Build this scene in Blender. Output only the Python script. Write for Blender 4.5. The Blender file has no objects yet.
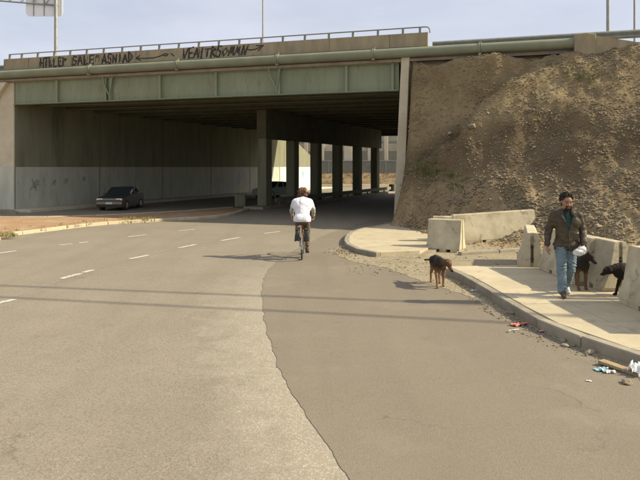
import bpy, bmesh, math, random
import numpy as np
from mathutils import Vector, Matrix, noise
random.seed(7); np.random.seed(7)
S = bpy.context.scene
COL = S.collection
R = math.radians

# ------------------------------------------------------------------ camera, sky, sun, exposure
CH = 2.3; F = 622.2; HY = 167.0
cam_d = bpy.data.cameras.new("camera"); cam = bpy.data.objects.new("camera", cam_d); COL.objects.link(cam)
cam.location = (0, 0, CH); cam.rotation_euler = (R(90), 0, 0)
cam_d.sensor_width = 36; cam_d.lens = 35; cam_d.shift_y = -(240 - HY) / 640.0
cam_d.clip_end = 3000; S.camera = cam
S.view_settings.view_transform = 'Standard'; S.view_settings.look = 'None'
S.view_settings.gamma = 1; S.view_settings.exposure = 0.78

SUN_AZ = (0.997, -0.075); SUN_EL = 35.0
W = bpy.data.worlds.new("World"); S.world = W; W.use_nodes = True
nt = W.node_tree; nt.nodes.clear()
out = nt.nodes.new('ShaderNodeOutputWorld'); bg = nt.nodes.new('ShaderNodeBackground')
sky = nt.nodes.new('ShaderNodeTexSky'); sky.sky_type = 'NISHITA'; sky.sun_disc = False
sky.sun_elevation = R(SUN_EL); sky.sun_rotation = math.atan2(SUN_AZ[0], SUN_AZ[1])
sky.air_density = 1.0; sky.dust_density = 3.0; sky.ozone_density = 1.5
tc = nt.nodes.new('ShaderNodeTexCoord'); mp = nt.nodes.new('ShaderNodeMapping')
mp.inputs['Scale'].default_value = (1.2, 1.2, 4.5)
nz = nt.nodes.new('ShaderNodeTexNoise'); nz.inputs['Scale'].default_value = 1.6; nz.inputs['Detail'].default_value = 5
nz.inputs['Roughness'].default_value = 0.55
cr = nt.nodes.new('ShaderNodeValToRGB')
cr.color_ramp.elements[0].position = 0.32; cr.color_ramp.elements[0].color = (0.50, 0.50, 0.50, 1)
cr.color_ramp.elements[1].position = 0.72; cr.color_ramp.elements[1].color = (0.88, 0.88, 0.88, 1)
mx = nt.nodes.new('ShaderNodeMixRGB'); mx.inputs[2].default_value = (6.3, 6.45, 7.3, 1)
nt.links.new(tc.outputs['Generated'], mp.inputs[0]); nt.links.new(mp.outputs[0], nz.inputs['Vector'])
nt.links.new(nz.outputs['Fac'], cr.inputs[0]); nt.links.new(cr.outputs[0], mx.inputs[0])
nt.links.new(sky.outputs[0], mx.inputs[1]); nt.links.new(mx.outputs[0], bg.inputs[0])
bg.inputs[1].default_value = 0.078; nt.links.new(bg.outputs[0], out.inputs[0])

sun_d = bpy.data.lights.new("sun", 'SUN'); sun = bpy.data.objects.new("sun", sun_d); COL.objects.link(sun)
sun_d.energy = 3.9; sun_d.angle = R(1.0); sun_d.color = (1.0, 0.89, 0.68)
ce = math.cos(R(SUN_EL)); SD = Vector((SUN_AZ[0] * ce, SUN_AZ[1] * ce, math.sin(R(SUN_EL))))
sun.rotation_euler = SD.to_track_quat('Z', 'Y').to_euler(); sun.location = (20, 0, 30)

# ------------------------------------------------------------------ helpers
def PX(px, py, Y): return Vector(((px - 320) / F * Y, Y, CH + (HY - py) / F * Y))
def G(px, py, z=0.0):
    Y = F * (CH - z) / (py - HY); return Vector(((px - 320) / F * Y, Y, z))

class MB:
    def __init__(s): s.v = []; s.f = []; s.n = 0
    def add(s, v, f):
        s.v.append(np.asarray(v, float).reshape(-1, 3)); s.f += [tuple(i + s.n for i in q) for q in f]; s.n += len(s.v[-1]); return s
    def box(s, c, h, ax=None):
        ax = ax or ((1, 0, 0), (0, 1, 0), (0, 0, 1))
        X, Y, Z = [np.array(a, float) * k for a, k in zip(ax, h)]; c = np.array(c, float)
        v = [c + i * X + j * Y + k * Z for k in (-1, 1) for j in (-1, 1) for i in (-1, 1)]
        return s.add(v, [(0, 2, 3, 1), (4, 5, 7, 6), (0, 1, 5, 4), (2, 6, 7, 3), (0, 4, 6, 2), (1, 3, 7, 5)])
    def box2(s, a, b): a = np.array(a, float); b = np.array(b, float); return s.box((a + b) / 2, abs(b - a) / 2)
    def tube(s, pts, r, n=8, cap=True):
        pts = [Vector(p) for p in pts]; rs = r if isinstance(r, (list, tuple)) else [r] * len(pts)
        V = []; up = None
        for i, p in enumerate(pts):
            t = (pts[min(i + 1, len(pts) - 1)] - pts[max(i - 1, 0)]).normalized()
            if up is None: up = Vector((0, 0, 1)) if abs(t.z) < 0.9 else Vector((0, 1, 0))
            a = t.cross(up).normalized(); b = a.cross(t).normalized(); up = b
            for k in range(n):
                w = 2 * math.pi * k / n; V.append(p + a * (rs[i] * math.cos(w)) + b * (rs[i] * math.sin(w)))
        f = [(i * n + k, i * n + (k + 1) % n, (i + 1) * n + (k + 1) % n, (i + 1) * n + k) for i in range(len(pts) - 1) for k in range(n)]
        if cap: f += [tuple(reversed(range(n))), tuple(range((len(pts) - 1) * n, len(pts) * n))]
        return s.add(V, f)
    def prism(s, poly, z0, z1):
        n = len(poly); g0 = z0 if callable(z0) else (lambda x, y: z0); g1 = z1 if callable(z1) else (lambda x, y: z1)
        v = [(p[0], p[1], g0(p[0], p[1])) for p in poly] + [(p[0], p[1], g1(p[0], p[1])) for p in poly]
        return s.add(v, [tuple(reversed(range(n))), tuple(range(n, 2 * n))] + [(i, (i + 1) % n, (i + 1) % n + n, i + n) for i in range(n)])
    def extr(s, poly, o, a, b, e, L):
        """polygon (list of 2D) in axes a,b at origin o, extruded along e by L"""
        o, a, b, e = [np.array(t, float) for t in (o, a, b, e)]; n = len(poly)
        v = [o + p[0] * a + p[1] * b for p in poly] + [o + p[0] * a + p[1] * b + e * L for p in poly]
        return s.add(v, [tuple(reversed(range(n))), tuple(range(n, 2 * n))] + [(i, (i + 1) % n, (i + 1) % n + n, i + n) for i in range(n)])
    def build(s, name, mat, parent=None, smooth=False, bevel=0, fix=True):
        me = bpy.data.meshes.new(name); V = np.vstack(s.v)
        if parent is not None and parent.type == 'EMPTY' and parent.get('_w'):
            V = V - np.array(parent.location)
        elif parent is not None and parent.get('_o'):
            V = V - np.array(parent['_o'])
        me.from_pydata(V.tolist(), [], s.f)
        if fix:
            bm = bmesh.new(); bm.from_mesh(me); bmesh.ops.recalc_face_normals(bm, faces=bm.faces)
            if bevel:
                bmesh.ops.bevel(bm, geom=[e for e in bm.edges if len(e.link_faces) == 2 and e.calc_face_angle(0) > 0.6], offset=bevel, segments=1, affect='EDGES')
            bm.to_mesh(me); bm.free()
        me.validate(); me.update()
        if smooth:
            me.polygons.foreach_set('use_smooth', [True] * len(me.polygons))
            try: me.set_sharp_from_angle(angle=R(smooth if smooth is not True else 45))
            except Exception: pass
        if mat: me.materials.append(mat)
        o = bpy.data.objects.new(name, me); COL.objects.link(o)
        if parent is not None:
            o.parent = parent
            if parent.type == 'EMPTY' and parent.get('_w'): o['_o'] = list(parent.location)
            elif parent.get('_o'): o['_o'] = list(parent['_o'])
        return o

def tag(o, label=None, cat=None, group=None, kind=None):
    if label: o['label'] = label
    if cat: o['category'] = cat
    if group: o['group'] = group
    if kind: o['kind'] = kind
    return o
def thing(name, label, cat, loc=(0, 0, 0), rz=0, group=None, world=False):
    o = bpy.data.objects.new(name, None); COL.objects.link(o); o.location = loc; o.rotation_euler = (0, 0, rz)
    o.empty_display_size = 0.2
    if world: o['_w'] = 1
    return tag(o, label, cat, group)
def copy_tree(o, parent=None):
    c = o.copy(); COL.objects.link(c); c.parent = parent
    for ch in list(o.children): copy_tree(ch, c)
    return c

def mat(name, col, col2=None, scale=3.0, rough=0.85, bump=0.0, bscale=None, spec=0.3, metal=0.0, detail=6, contrast=(0.35, 0.65), rand=0.0,
        col3=None, scale3=20.0, c3=(0.6, 0.7), coord='pos', stretch=None):
    m = bpy.data.materials.new(name); m.use_nodes = True; n = m.node_tree; b = n.nodes['Principled BSDF']; L = n.links.new
    b.inputs['Roughness'].default_value = rough; b.inputs['Metallic'].default_value = metal
    b.inputs['Specular IOR Level'].default_value = spec
    b.inputs['Base Color'].default_value = (*col, 1)
    if coord == 'pos': src = n.nodes.new('ShaderNodeNewGeometry').outputs['Position']
    else: src = n.nodes.new('ShaderNodeTexCoord').outputs['Object']
    if stretch:
        q = n.nodes.new('ShaderNodeMapping'); q.inputs['Scale'].default_value = stretch; L(src, q.inputs[0]); src = q.outputs[0]
    last = None
    def ns(sc, lo, hi, det=detail):
        t = n.nodes.new('ShaderNodeTexNoise'); t.inputs['Scale'].default_value = sc; t.inputs['Detail'].default_value = det
        t.inputs['Roughness'].default_value = 0.62; L(src, t.inputs['Vector'])
        r = n.nodes.new('ShaderNodeMapRange'); r.inputs[1].default_value = lo; r.inputs[2].default_value = hi; L(t.outputs['Fac'], r.inputs[0])
        return t, r.outputs[0]
    if col2:
        t, fac = ns(scale, *contrast)
        x = n.nodes.new('ShaderNodeMixRGB'); x.inputs[1].default_value = (*col, 1); x.inputs[2].default_value = (*col2, 1); L(fac, x.inputs[0]); last = x.outputs[0]
        if col3:
            t3, f3 = ns(scale3, *c3)
            y = n.nodes.new('ShaderNodeMixRGB'); L(last, y.inputs[1]); y.inputs[2].default_value = (*col3, 1); L(f3, y.inputs[0]); last = y.outputs[0]
        if rand:
            oi = n.nodes.new('ShaderNodeObjectInfo'); h = n.nodes.new('ShaderNodeHueSaturation')
            r = n.nodes.new('ShaderNodeMapRange'); r.inputs[3].default_value = 1 - rand; r.inputs[4].default_value = 1 + rand
            L(oi.outputs['Random'], r.inputs[0]); L(r.outputs[0], h.inputs['Value']); L(last, h.inputs['Color']); last = h.outputs[0]
        L(last, b.inputs['Base Color'])
    if bump:
        t, _ = ns(bscale or scale * 4, 0, 1, 5); bp = n.nodes.new('ShaderNodeBump'); bp.inputs['Strength'].default_value = 1.0
        bp.inputs['Distance'].default_value = bump; L(t.outputs['Fac'], bp.inputs['Height']); L(bp.outputs[0], b.inputs['Normal'])
    return m

M = {}
M['concrete'] = mat('weathered_concrete', (0.44, 0.40, 0.30), (0.30, 0.27, 0.20), 1.7, 0.9, 0.006, 22, col3=(0.20, 0.18, 0.13), scale3=5, c3=(0.58, 0.75))
M['barrier'] = mat('barrier_concrete', (0.58, 0.51, 0.345), (0.42, 0.365, 0.24), 2.6, 0.9, 0.004, 30, rand=0.10, col3=(0.24, 0.20, 0.14), scale3=4, c3=(0.57, 0.72))
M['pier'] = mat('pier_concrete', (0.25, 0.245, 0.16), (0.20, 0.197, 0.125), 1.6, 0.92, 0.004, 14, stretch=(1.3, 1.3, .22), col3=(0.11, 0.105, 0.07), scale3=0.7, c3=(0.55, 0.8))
M['soffit'] = mat('shade_toned_concrete', (0.155, 0.152, 0.10), (0.115, 0.112, 0.075), 1.0, 0.95, 0.004, 10)  # darker tone puts under-deck shade into the girder and cap beam colour
M['sunconcrete'] = mat('sun_toned_concrete', (0.62, 0.56, 0.40), (0.52, 0.46, 0.33), 1.7, 0.9, 0.004, 22)  # pale tone puts sunlight into faces the sun misses: abutment edge, corner pier
M['parapet'] = mat('parapet_concrete', (0.37, 0.31, 0.195), (0.27, 0.225, 0.14), 2.0, 0.9, 0.004, 16, stretch=(1.2, 1.2, .35), col3=(0.20, 0.18, 0.13), scale3=3, c3=(0.58, 0.78))
M['white'] = mat('whitewash', (0.54, 0.545, 0.44), (0.44, 0.445, 0.35), 1.6, 0.85, 0.002, 20, stretch=(1.3, 1.3, .35), col3=(0.25, 0.25, 0.18), scale3=2.2, c3=(0.58, 0.8))
M['sunwhite'] = mat('sun_toned_whitewash', (0.66, 0.67, 0.62), (0.58, 0.59, 0.55), 0.9, 0.85)  # lighter copy of the whitewash, sunshine put in for the wall beyond the underpass
M['green'] = mat('dull_green_steel', (0.25, 0.28, 0.175), (0.205, 0.235, 0.145), 1.3, 0.65, 0.0015, 9, stretch=(1.5, 1.5, .3), spec=0.4, col3=(0.20, 0.155, 0.09), scale3=3.4, c3=(0.56, 0.74))
M['greenpipe'] = mat('green_pipe_paint', (0.25, 0.265, 0.175), (0.205, 0.215, 0.14), 1.1, 0.8, 0.001, 9, spec=0.4)
M['ledge'] = mat('deck_edge_concrete', (0.34, 0.28, 0.22), (0.24, 0.20, 0.15), 2, 0.9)
M['spray'] = mat('dark_spray_paint', (0.035, 0.035, 0.03), (0.06, 0.055, 0.045), 6, 0.8)
M['spray_faint'] = mat('faded_spray_paint', (0.27, 0.28, 0.25), (0.36, 0.37, 0.32), 6, 0.8)
M['spray_blue'] = mat('pale_blue_spray_paint', (0.30, 0.42, 0.50), (0.40, 0.50, 0.55), 6, 0.8)
M['galv'] = mat('galvanised_steel', (0.36, 0.36, 0.33), (0.28, 0.28, 0.25), 5, 0.5, spec=0.5, metal=0.4)
M['rail'] = mat('grey_painted_rail', (0.25, 0.27, 0.24), (0.20, 0.21, 0.18), 5, 0.6, spec=0.4)
M['darkmetal'] = mat('dark_metal', (0.05, 0.05, 0.045), (0.08, 0.07, 0.06), 9, 0.5, metal=0.5)
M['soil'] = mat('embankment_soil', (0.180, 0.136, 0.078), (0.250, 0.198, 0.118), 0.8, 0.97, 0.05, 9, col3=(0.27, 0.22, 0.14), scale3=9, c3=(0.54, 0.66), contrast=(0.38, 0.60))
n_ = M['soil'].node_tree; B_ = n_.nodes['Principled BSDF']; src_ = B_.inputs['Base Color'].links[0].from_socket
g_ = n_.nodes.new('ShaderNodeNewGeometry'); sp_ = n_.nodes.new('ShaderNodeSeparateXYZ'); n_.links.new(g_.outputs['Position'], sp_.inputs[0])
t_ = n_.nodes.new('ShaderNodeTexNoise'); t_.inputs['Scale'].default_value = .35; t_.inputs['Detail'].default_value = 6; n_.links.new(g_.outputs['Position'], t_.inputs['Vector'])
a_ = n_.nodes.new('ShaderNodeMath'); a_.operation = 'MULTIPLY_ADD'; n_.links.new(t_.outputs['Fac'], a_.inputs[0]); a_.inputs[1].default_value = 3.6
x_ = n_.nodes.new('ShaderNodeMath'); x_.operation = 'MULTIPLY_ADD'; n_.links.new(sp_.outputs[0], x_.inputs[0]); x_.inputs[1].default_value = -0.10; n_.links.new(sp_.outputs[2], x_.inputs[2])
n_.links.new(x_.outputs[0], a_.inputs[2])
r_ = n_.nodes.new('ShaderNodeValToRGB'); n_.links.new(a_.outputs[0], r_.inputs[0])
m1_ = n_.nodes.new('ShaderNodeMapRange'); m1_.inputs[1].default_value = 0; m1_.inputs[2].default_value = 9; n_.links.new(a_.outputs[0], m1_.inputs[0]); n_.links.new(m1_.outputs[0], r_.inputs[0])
cr_ = r_.color_ramp  # middle band darkened: broad shade on the slope painted into the soil colour
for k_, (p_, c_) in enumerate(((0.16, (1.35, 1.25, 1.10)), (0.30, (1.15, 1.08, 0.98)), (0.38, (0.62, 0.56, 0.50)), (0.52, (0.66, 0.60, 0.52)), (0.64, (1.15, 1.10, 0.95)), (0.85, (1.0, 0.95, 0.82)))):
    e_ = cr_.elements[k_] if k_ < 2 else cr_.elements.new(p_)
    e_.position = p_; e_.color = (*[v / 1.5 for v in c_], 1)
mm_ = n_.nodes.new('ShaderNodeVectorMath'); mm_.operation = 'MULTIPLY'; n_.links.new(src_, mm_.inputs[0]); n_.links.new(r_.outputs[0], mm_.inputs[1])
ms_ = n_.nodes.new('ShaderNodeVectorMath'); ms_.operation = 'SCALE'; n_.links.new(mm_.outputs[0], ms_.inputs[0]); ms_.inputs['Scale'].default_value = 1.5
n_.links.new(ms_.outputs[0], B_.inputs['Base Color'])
M['dirt'] = mat('dusty_dirt', (0.31, 0.262, 0.168), (0.24, 0.20, 0.125), 1.3, 0.97, 0.02, 14, col3=(0.40, 0.34, 0.23), scale3=9, c3=(0.52, 0.68))
M['redsoil'] = mat('reddish_median_soil', (0.35, 0.205, 0.105), (0.39, 0.26, 0.145), 1.6, 0.97, 0.03, 8, col3=(0.42, 0.36, 0.24), scale3=1.0, c3=(0.52, 0.66))
M['stone'] = mat('pale_stone', (0.37, 0.315, 0.21), (0.20, 0.16, 0.10), 1.1, 0.93, 0.01, 20, rand=0.2)
M['darkstone'] = mat('brown_stone', (0.21, 0.175, 0.112), (0.31, 0.26, 0.17), 2.5, 0.95, 0.01, 20)
M['walk'] = mat('pavement_concrete', (0.52, 0.445, 0.295), (0.44, 0.375, 0.245), 1.6, 0.92, 0.003, 30, rand=0.07, col3=(0.31, 0.265, 0.185), scale3=3.0, c3=(0.57, 0.74))
M['kerb'] = mat('kerb_concrete', (0.34, 0.30, 0.215), (0.25, 0.22, 0.16), 3, 0.92, 0.005, 25, rand=0.10)
M['paint'] = mat('worn_road_paint', (0.66, 0.63, 0.54), (0.40, 0.38, 0.31), 14, 0.8, contrast=(0.36, 0.60))
M['grass'] = mat('weeds', (0.10, 0.13, 0.04), (0.17, 0.17, 0.06), 6, 0.9)
M['drygrass'] = mat('dry_weeds', (0.30, 0.25, 0.11), (0.22, 0.20, 0.08), 6, 0.9)
M['joint'] = mat('joint_fill', (0.16, 0.135, 0.095), (0.22, 0.18, 0.12), 6, 0.95)

# asphalt: aggregate speckle, long worn wheel tracks, cracks, dust
def asphalt(name, a, b2, speck_hi, speck_lo, grain, worn=0.0, strip=None, relief=0.0016):
    m = bpy.data.materials.new(name); m.use_nodes = True; n = m.node_tree; B = n.nodes['Principled BSDF']; L = n.links.new
    B.inputs['Roughness'].default_value = 0.88; B.inputs['Specular IOR Level'].default_value = 0.25
    pos = n.nodes.new('ShaderNodeNewGeometry').outputs['Position']
    def noi(sc, det=4, ro=0.6, vec=pos):
        t = n.nodes.new('ShaderNodeTexNoise'); t.inputs['Scale'].default_value = sc; t.inputs['Detail'].default_value = det
        t.inputs['Roughness'].default_value = ro; L(vec, t.inputs['Vector']); return t.outputs['Fac']
    def mr(x, lo, hi, o0=0.0, o1=1.0):
        r = n.nodes.new('ShaderNodeMapRange'); L(x, r.inputs[0])
        for k, v in zip((1, 2, 3, 4), (lo, hi, o0, o1)): r.inputs[k].default_value = v
        return r.outputs[0]
    def mix(f, c1, c2):
        x = n.nodes.new('ShaderNodeMixRGB'); L(f, x.inputs[0])
        for k, c in ((1, c1), (2, c2)):
            if isinstance(c, tuple): x.inputs[k].default_value = (*c, 1)
            else: L(c, x.inputs[k])
        return x.outputs[0]
    def mul(p, q):
        t = n.nodes.new('ShaderNodeMath'); t.operation = 'MULTIPLY'
        for k, v in ((0, p), (1, q)):
            if isinstance(v, float): t.inputs[k].default_value = v
            else: L(v, t.inputs[k])
        return t.outputs[0]
    c = mix(mr(noi(0.35, 5), 0.35, 0.65), a, b2)
    mpn = n.nodes.new('ShaderNodeMapping'); mpn.inputs['Scale'].default_value = (1.5, 0.12, 1); L(pos, mpn.inputs[0])
    c = mix(mul(mr(noi(0.9, 4, 0.5, mpn.outputs[0]), 0.45, 0.7), 0.45), c, tuple(t * 0.82 for t in a))
    vo = n.nodes.new('ShaderNodeTexVoronoi'); vo.inputs['Scale'].default_value = grain; L(pos, vo.inputs['Vector'])
    rgb = n.nodes.new('ShaderNodeSeparateColor'); L(vo.outputs['Color'], rgb.inputs[0])
    wear = mr(noi(0.8, 5), 0.38, 0.62)
    c = mix(mul(mr(rgb.outputs[0], 0.62, 0.9), mul(mr(wear, 0, 1, 0.25, 0.85), 0.8 + worn * 0.2)), c, speck_hi)
    c = mix(mul(mr(rgb.outputs[1], 0.66, 0.92), 0.6), c, speck_lo)
    if strip:
        sp3 = n.nodes.new('ShaderNodeSeparateXYZ'); L(pos, sp3.inputs[0])
        fc = n.nodes.new('ShaderNodeFloatCurve'); L(mr(sp3.outputs[1], 0, 20), fc.inputs['Value'])
        cv = fc.mapping.curves[0]
        for k, (px_, py_) in enumerate(strip):
            X_, Y_ = px_, py_
            if k == 0: cv.points[0].location = (Y_ / 20, (X_ + 3) / 6)
            elif k == len(strip) - 1: cv.points[-1].location = (Y_ / 20, (X_ + 3) / 6)
            else: cv.points.new(Y_ / 20, (X_ + 3) / 6)
        fc.mapping.update()
        xs_ = mr(fc.outputs[0], 0, 1, -3, 3)
        sb = n.nodes.new('ShaderNodeMath'); sb.operation = 'SUBTRACT'; L(sp3.outputs[0], sb.inputs[0]); L(xs_, sb.inputs[1])
        wob = n.nodes.new('ShaderNodeMath'); wob.operation = 'ADD'; L(sb.outputs[0], wob.inputs[0]); L(mr(noi(2.2, 6, 0.7), 0.3, 0.7, -0.45, 0.45), wob.inputs[1])
        near_ = mr(wob.outputs[0], -1.0, -0.15); fy = mr(sp3.outputs[1], 16, 9)
        c = mix(mul(mul(near_, fy), 0.8), c, (0.32, 0.28, 0.205))
        c = mix(mul(mul(mul(near_, fy), mr(rgb.outputs[2], 0.72, 0.9)), 0.75), c, (0.46, 0.41, 0.31))
    vc = n.nodes.new('ShaderNodeTexVoronoi'); vc.feature = 'DISTANCE_TO_EDGE'; vc.inputs['Scale'].default_value = 0.42
    wv = n.nodes.new('ShaderNodeTexNoise'); wv.inputs['Scale'].default_value = 1.4; wv.inputs['Detail'].default_value = 6; L(pos, wv.inputs['Vector'])
    av = n.nodes.new('ShaderNodeVectorMath'); av.operation = 'MULTIPLY_ADD'; L(wv.outputs['Color'], av.inputs[0]); av.inputs[1].default_value = (1.6, 1.6, 0); L(pos, av.inputs[2])
    L(av.outputs[0], vc.inputs['Vector'])
    c = mix(mul(mul(mr(vc.outputs['Distance'], 0.006, 0.0015), mr(noi(0.5, 3), 0.50, 0.62)), 0.38), c, (0.10, 0.085, 0.06))
    # oil stains and dust
    c = mix(mul(mr(noi(1.7, 6), 0.62, 0.74), 0.35), c, tuple(t * 0.6 for t in a))
    c = mix(mul(mr(noi(0.55, 6, 0.7), 0.55, 0.75), 0.4), c, (0.31, 0.275, 0.20))
    L(c, B.inputs['Base Color'])
    bp = n.nodes.new('ShaderNodeBump'); bp.inputs['Distance'].default_value = relief; bp.inputs['Strength'].default_value = 0.9
    L(vo.outputs['Distance'], bp.inputs['Height']); L(bp.outputs[0], B.inputs['Normal'])
    return m
SEAM_XY = [(0.5, 3.6), (0.22, 4.57), (-0.01, 5.36), (-0.44, 7.01), (-0.78, 8.94), (-1.08, 11.6), (-1.13, 13.75), (-1.0, 15.0), (-0.3, 18.0)]
M['road'] = asphalt('old_pitted_asphalt', (0.240, 0.206, 0.150), (0.272, 0.235, 0.172), (0.33, 0.285, 0.205), (0.155, 0.130, 0.088), 75, 0.6, SEAM_XY)
M['patch'] = asphalt('newer_smooth_asphalt', (0.200, 0.171, 0.122), (0.222, 0.191, 0.138), (0.27, 0.23, 0.165), (0.165, 0.137, 0.094), 110)

# ------------------------------------------------------------------ layout frames
A0 = np.array((-15.7, 32.0)); D = np.array((0.9547, -0.2977)); N = np.array((0.2977, 0.9547)); U = np.array((0.3998, 0.9166))
SL = 20.16                       # length of the span along the bridge face
def P(s, q, z):                  # s along the bridge, q towards the camera
    w = A0 + D * s - N * q; return (w[0], w[1], z)
def Pt(s, t, z):                 # s along the bridge, t along the underpass
    w = A0 + D * s + U * t; return (w[0], w[1], z)
def sx(px): r = (px - 320) / F; return (32 * r + 15.7) / (0.9547 + 0.2977 * r)
DX = (D[0], D[1], 0); NX = (N[0], N[1], 0); UX = (U[0], U[1], 0); ZX = (0, 0, 1)
def fbox(mb, s0, s1, q0, q1, z0, z1):
    c = P((s0 + s1) / 2, (q0 + q1) / 2, (z0 + z1) / 2); return mb.box(c, (abs(s1 - s0) / 2, abs(q1 - q0) / 2, abs(z1 - z0) / 2), (DX, NX, ZX))
def quadprism(mb, pts, z0, z1): return mb.prism(pts, z0, z1)

# ------------------------------------------------------------------ ground, roads
g = MB(); g.add([(-700, -300, -.03), (700, -300, -.03), (700, 900, -.03), (-700, 900, -.03)], [(0, 1, 2, 3)])
tag(g.build('ground', M['dirt']), kind='structure')

rd = MB()
rd.add([(-90, -60, 0), (3.9, -60, 0), (3.9, 3, 0), (14, 3, 0), (14, 7, 0), (5.0, 7, 0), (5, 22, 0), (7, 30, 0), (28, 75, 0), (60, 95, 0), (90, 100, 0), (90, 88, 0)][:1] , [])
rd = MB(); rd.prism([(-90, -60), (6, -60), (6, 3.5), (4.6, 7.5), (4.6, 22), (4.2, 27), (16.5, 56), (24, 66), (60, 82), (60, 92), (20, 84), (6, 76), (-4, 62), (-19, 33), (-90, 36)], -.02, 0.0)
tag(rd.build('road', M['road']), kind='structure')

def poly_edge(pts, step=0.12, amp=0.03, seed=0):
    out = []
    for a, b in zip(pts[:-1], pts[1:]):
        a = np.array(a[:2], float); b = np.array(b[:2], float); n = max(1, int(np.linalg.norm(b - a) / step))
        for i in range(n):
            p = a + (b - a) * i / n; k = noise.noise(Vector((p[0] * 2.3, p[1] * 2.3, seed))) * amp * 1.5 + noise.noise(Vector((p[0] * 9, p[1] * 9, seed + 5))) * amp
            out.append((p[0] + k, p[1] + k * 0.6))
    out.append(tuple(pts[-1][:2])); return out
def catmull(pts, n=8):
    P_ = [np.array(p, float) for p in pts]; P_ = [2 * P_[0] - P_[1]] + P_ + [2 * P_[-1] - P_[-2]]; o = []
    for i in range(1, len(P_) - 2):
        for k in range(n):
            t = k / n; a, b, c, d = P_[i - 1:i + 3]
            o.append(tuple(0.5 * ((2 * b) + (c - a) * t + (2 * a - 5 * b + 4 * c - d) * t * t + (3 * b - a - 3 * c + d) * t ** 3)))
    o.append(tuple(P_[-2])); return o

seam_px = [(362, 500), (350, 480), (334, 456), (319, 434), (300, 404), (281, 371), (272, 348), (266, 327), (262.5, 305), (262, 290), (264, 279), (269, 270), (278, 261), (290, 253), (303, 246)]
seam = [tuple(G(*p))[:2] for p in seam_px]; seam[0] = (0.5, 3.6)
seam = [(1.2, 0.5)] + seam + [(0.3, 21.5), (2.2, 27)]
seam = poly_edge(catmull(seam, 6), 0.06, 0.022)
seam = [p for i, p in enumerate(seam) if i == 0 or p[1] > max(q[1] for q in seam[:i])]
pp = MB(); ns_ = len(seam)
pp.add([(x, y, 0.005) for x, y in seam] + [(4.4 if y > 7 else 6.0, y, 0.005) for x, y in seam] + [(x, y, 0.0) for x, y in seam],
       [(i, ns_ + i, ns_ + i + 1, i + 1) for i in range(ns_ - 1)] + [(2 * ns_ + i, i, i + 1, 2 * ns_ + i + 1) for i in range(ns_ - 1)])
tag(pp.build('road_patch', M['patch']), kind='structure')
# lane markings (each dash a worn sheet)
mk_px = [((-14, 306), (15, 299.5)), ((61, 278.8), (81, 273.6)), ((83.5, 272.6), (93, 270.0)), ((130, 259), (149, 255.2)), ((179, 248), (196, 244.6)), ((221, 240.8), (240, 237.6)), ((264, 233.6), (280, 231.6)),
         ((-6, 254), (16, 251.0)), ((59, 245.2), (72, 243.9)), ((79, 243.2), (88, 242.0)), ((128, 237), (146, 234.8)), ((178, 231), (195, 229.5))]
lane_root = thing('lane_marking', 'broken white lane lines worn into the old asphalt', 'road marking', (0, 0, 0)); lane_root['kind'] = 'structure'
del lane_root['category']; del lane_root['label']
for i, (a, b) in enumerate(mk_px):
    A = np.array(G(*a))[:2]; B_ = np.array(G(*b))[:2]; d = (B_ - A) / np.linalg.norm(B_ - A); nn = np.array((-d[1], d[0])) * 0.065
    L_ = np.linalg.norm(B_ - A); k = max(4, int(L_ / 0.06)); l, r_ = [], []
    for j in range(k + 1):
        c = A + (B_ - A) * j / k; w1 = 1 + 0.5 * noise.noise(Vector((i * 7 + j * 0.9, 0, 0))); w2 = 1 + 0.5 * noise.noise(Vector((i * 7 + j * 0.9, 9, 0)))
        l.append((*(c + nn * w1), 0.006)); r_.append((*(c - nn * w2), 0.006))
    m_ = MB(); m_.add(l + r_, [(j, j + 1, k + 2 + j, k + 1 + j) for j in range(k)]); m_.build('lane_dash', M['paint'], lane_root)
# faint thin tar line joining the dashes
ln = catmull([tuple(G(*p))[:2] for p in ((-30, 313), (30, 291), (70, 277), (105, 266), (140, 257), (188, 246), (230, 239))], 10)
t_ = MB(); nn = len(ln)
M['faint'] = mat('faint_line_residue', (0.30, 0.275, 0.21), (0.23, 0.21, 0.16), 9, 0.9)
t_.add([(x - .022, y + .012, .0035) for x, y in ln] + [(x + .022, y - .012, .0035) for x, y in ln], [(i, i + 1, nn + i + 1, nn + i) for i in range(nn - 1)])
tag(t_.build('line_residue', M['faint'], None), kind='structure')

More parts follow.
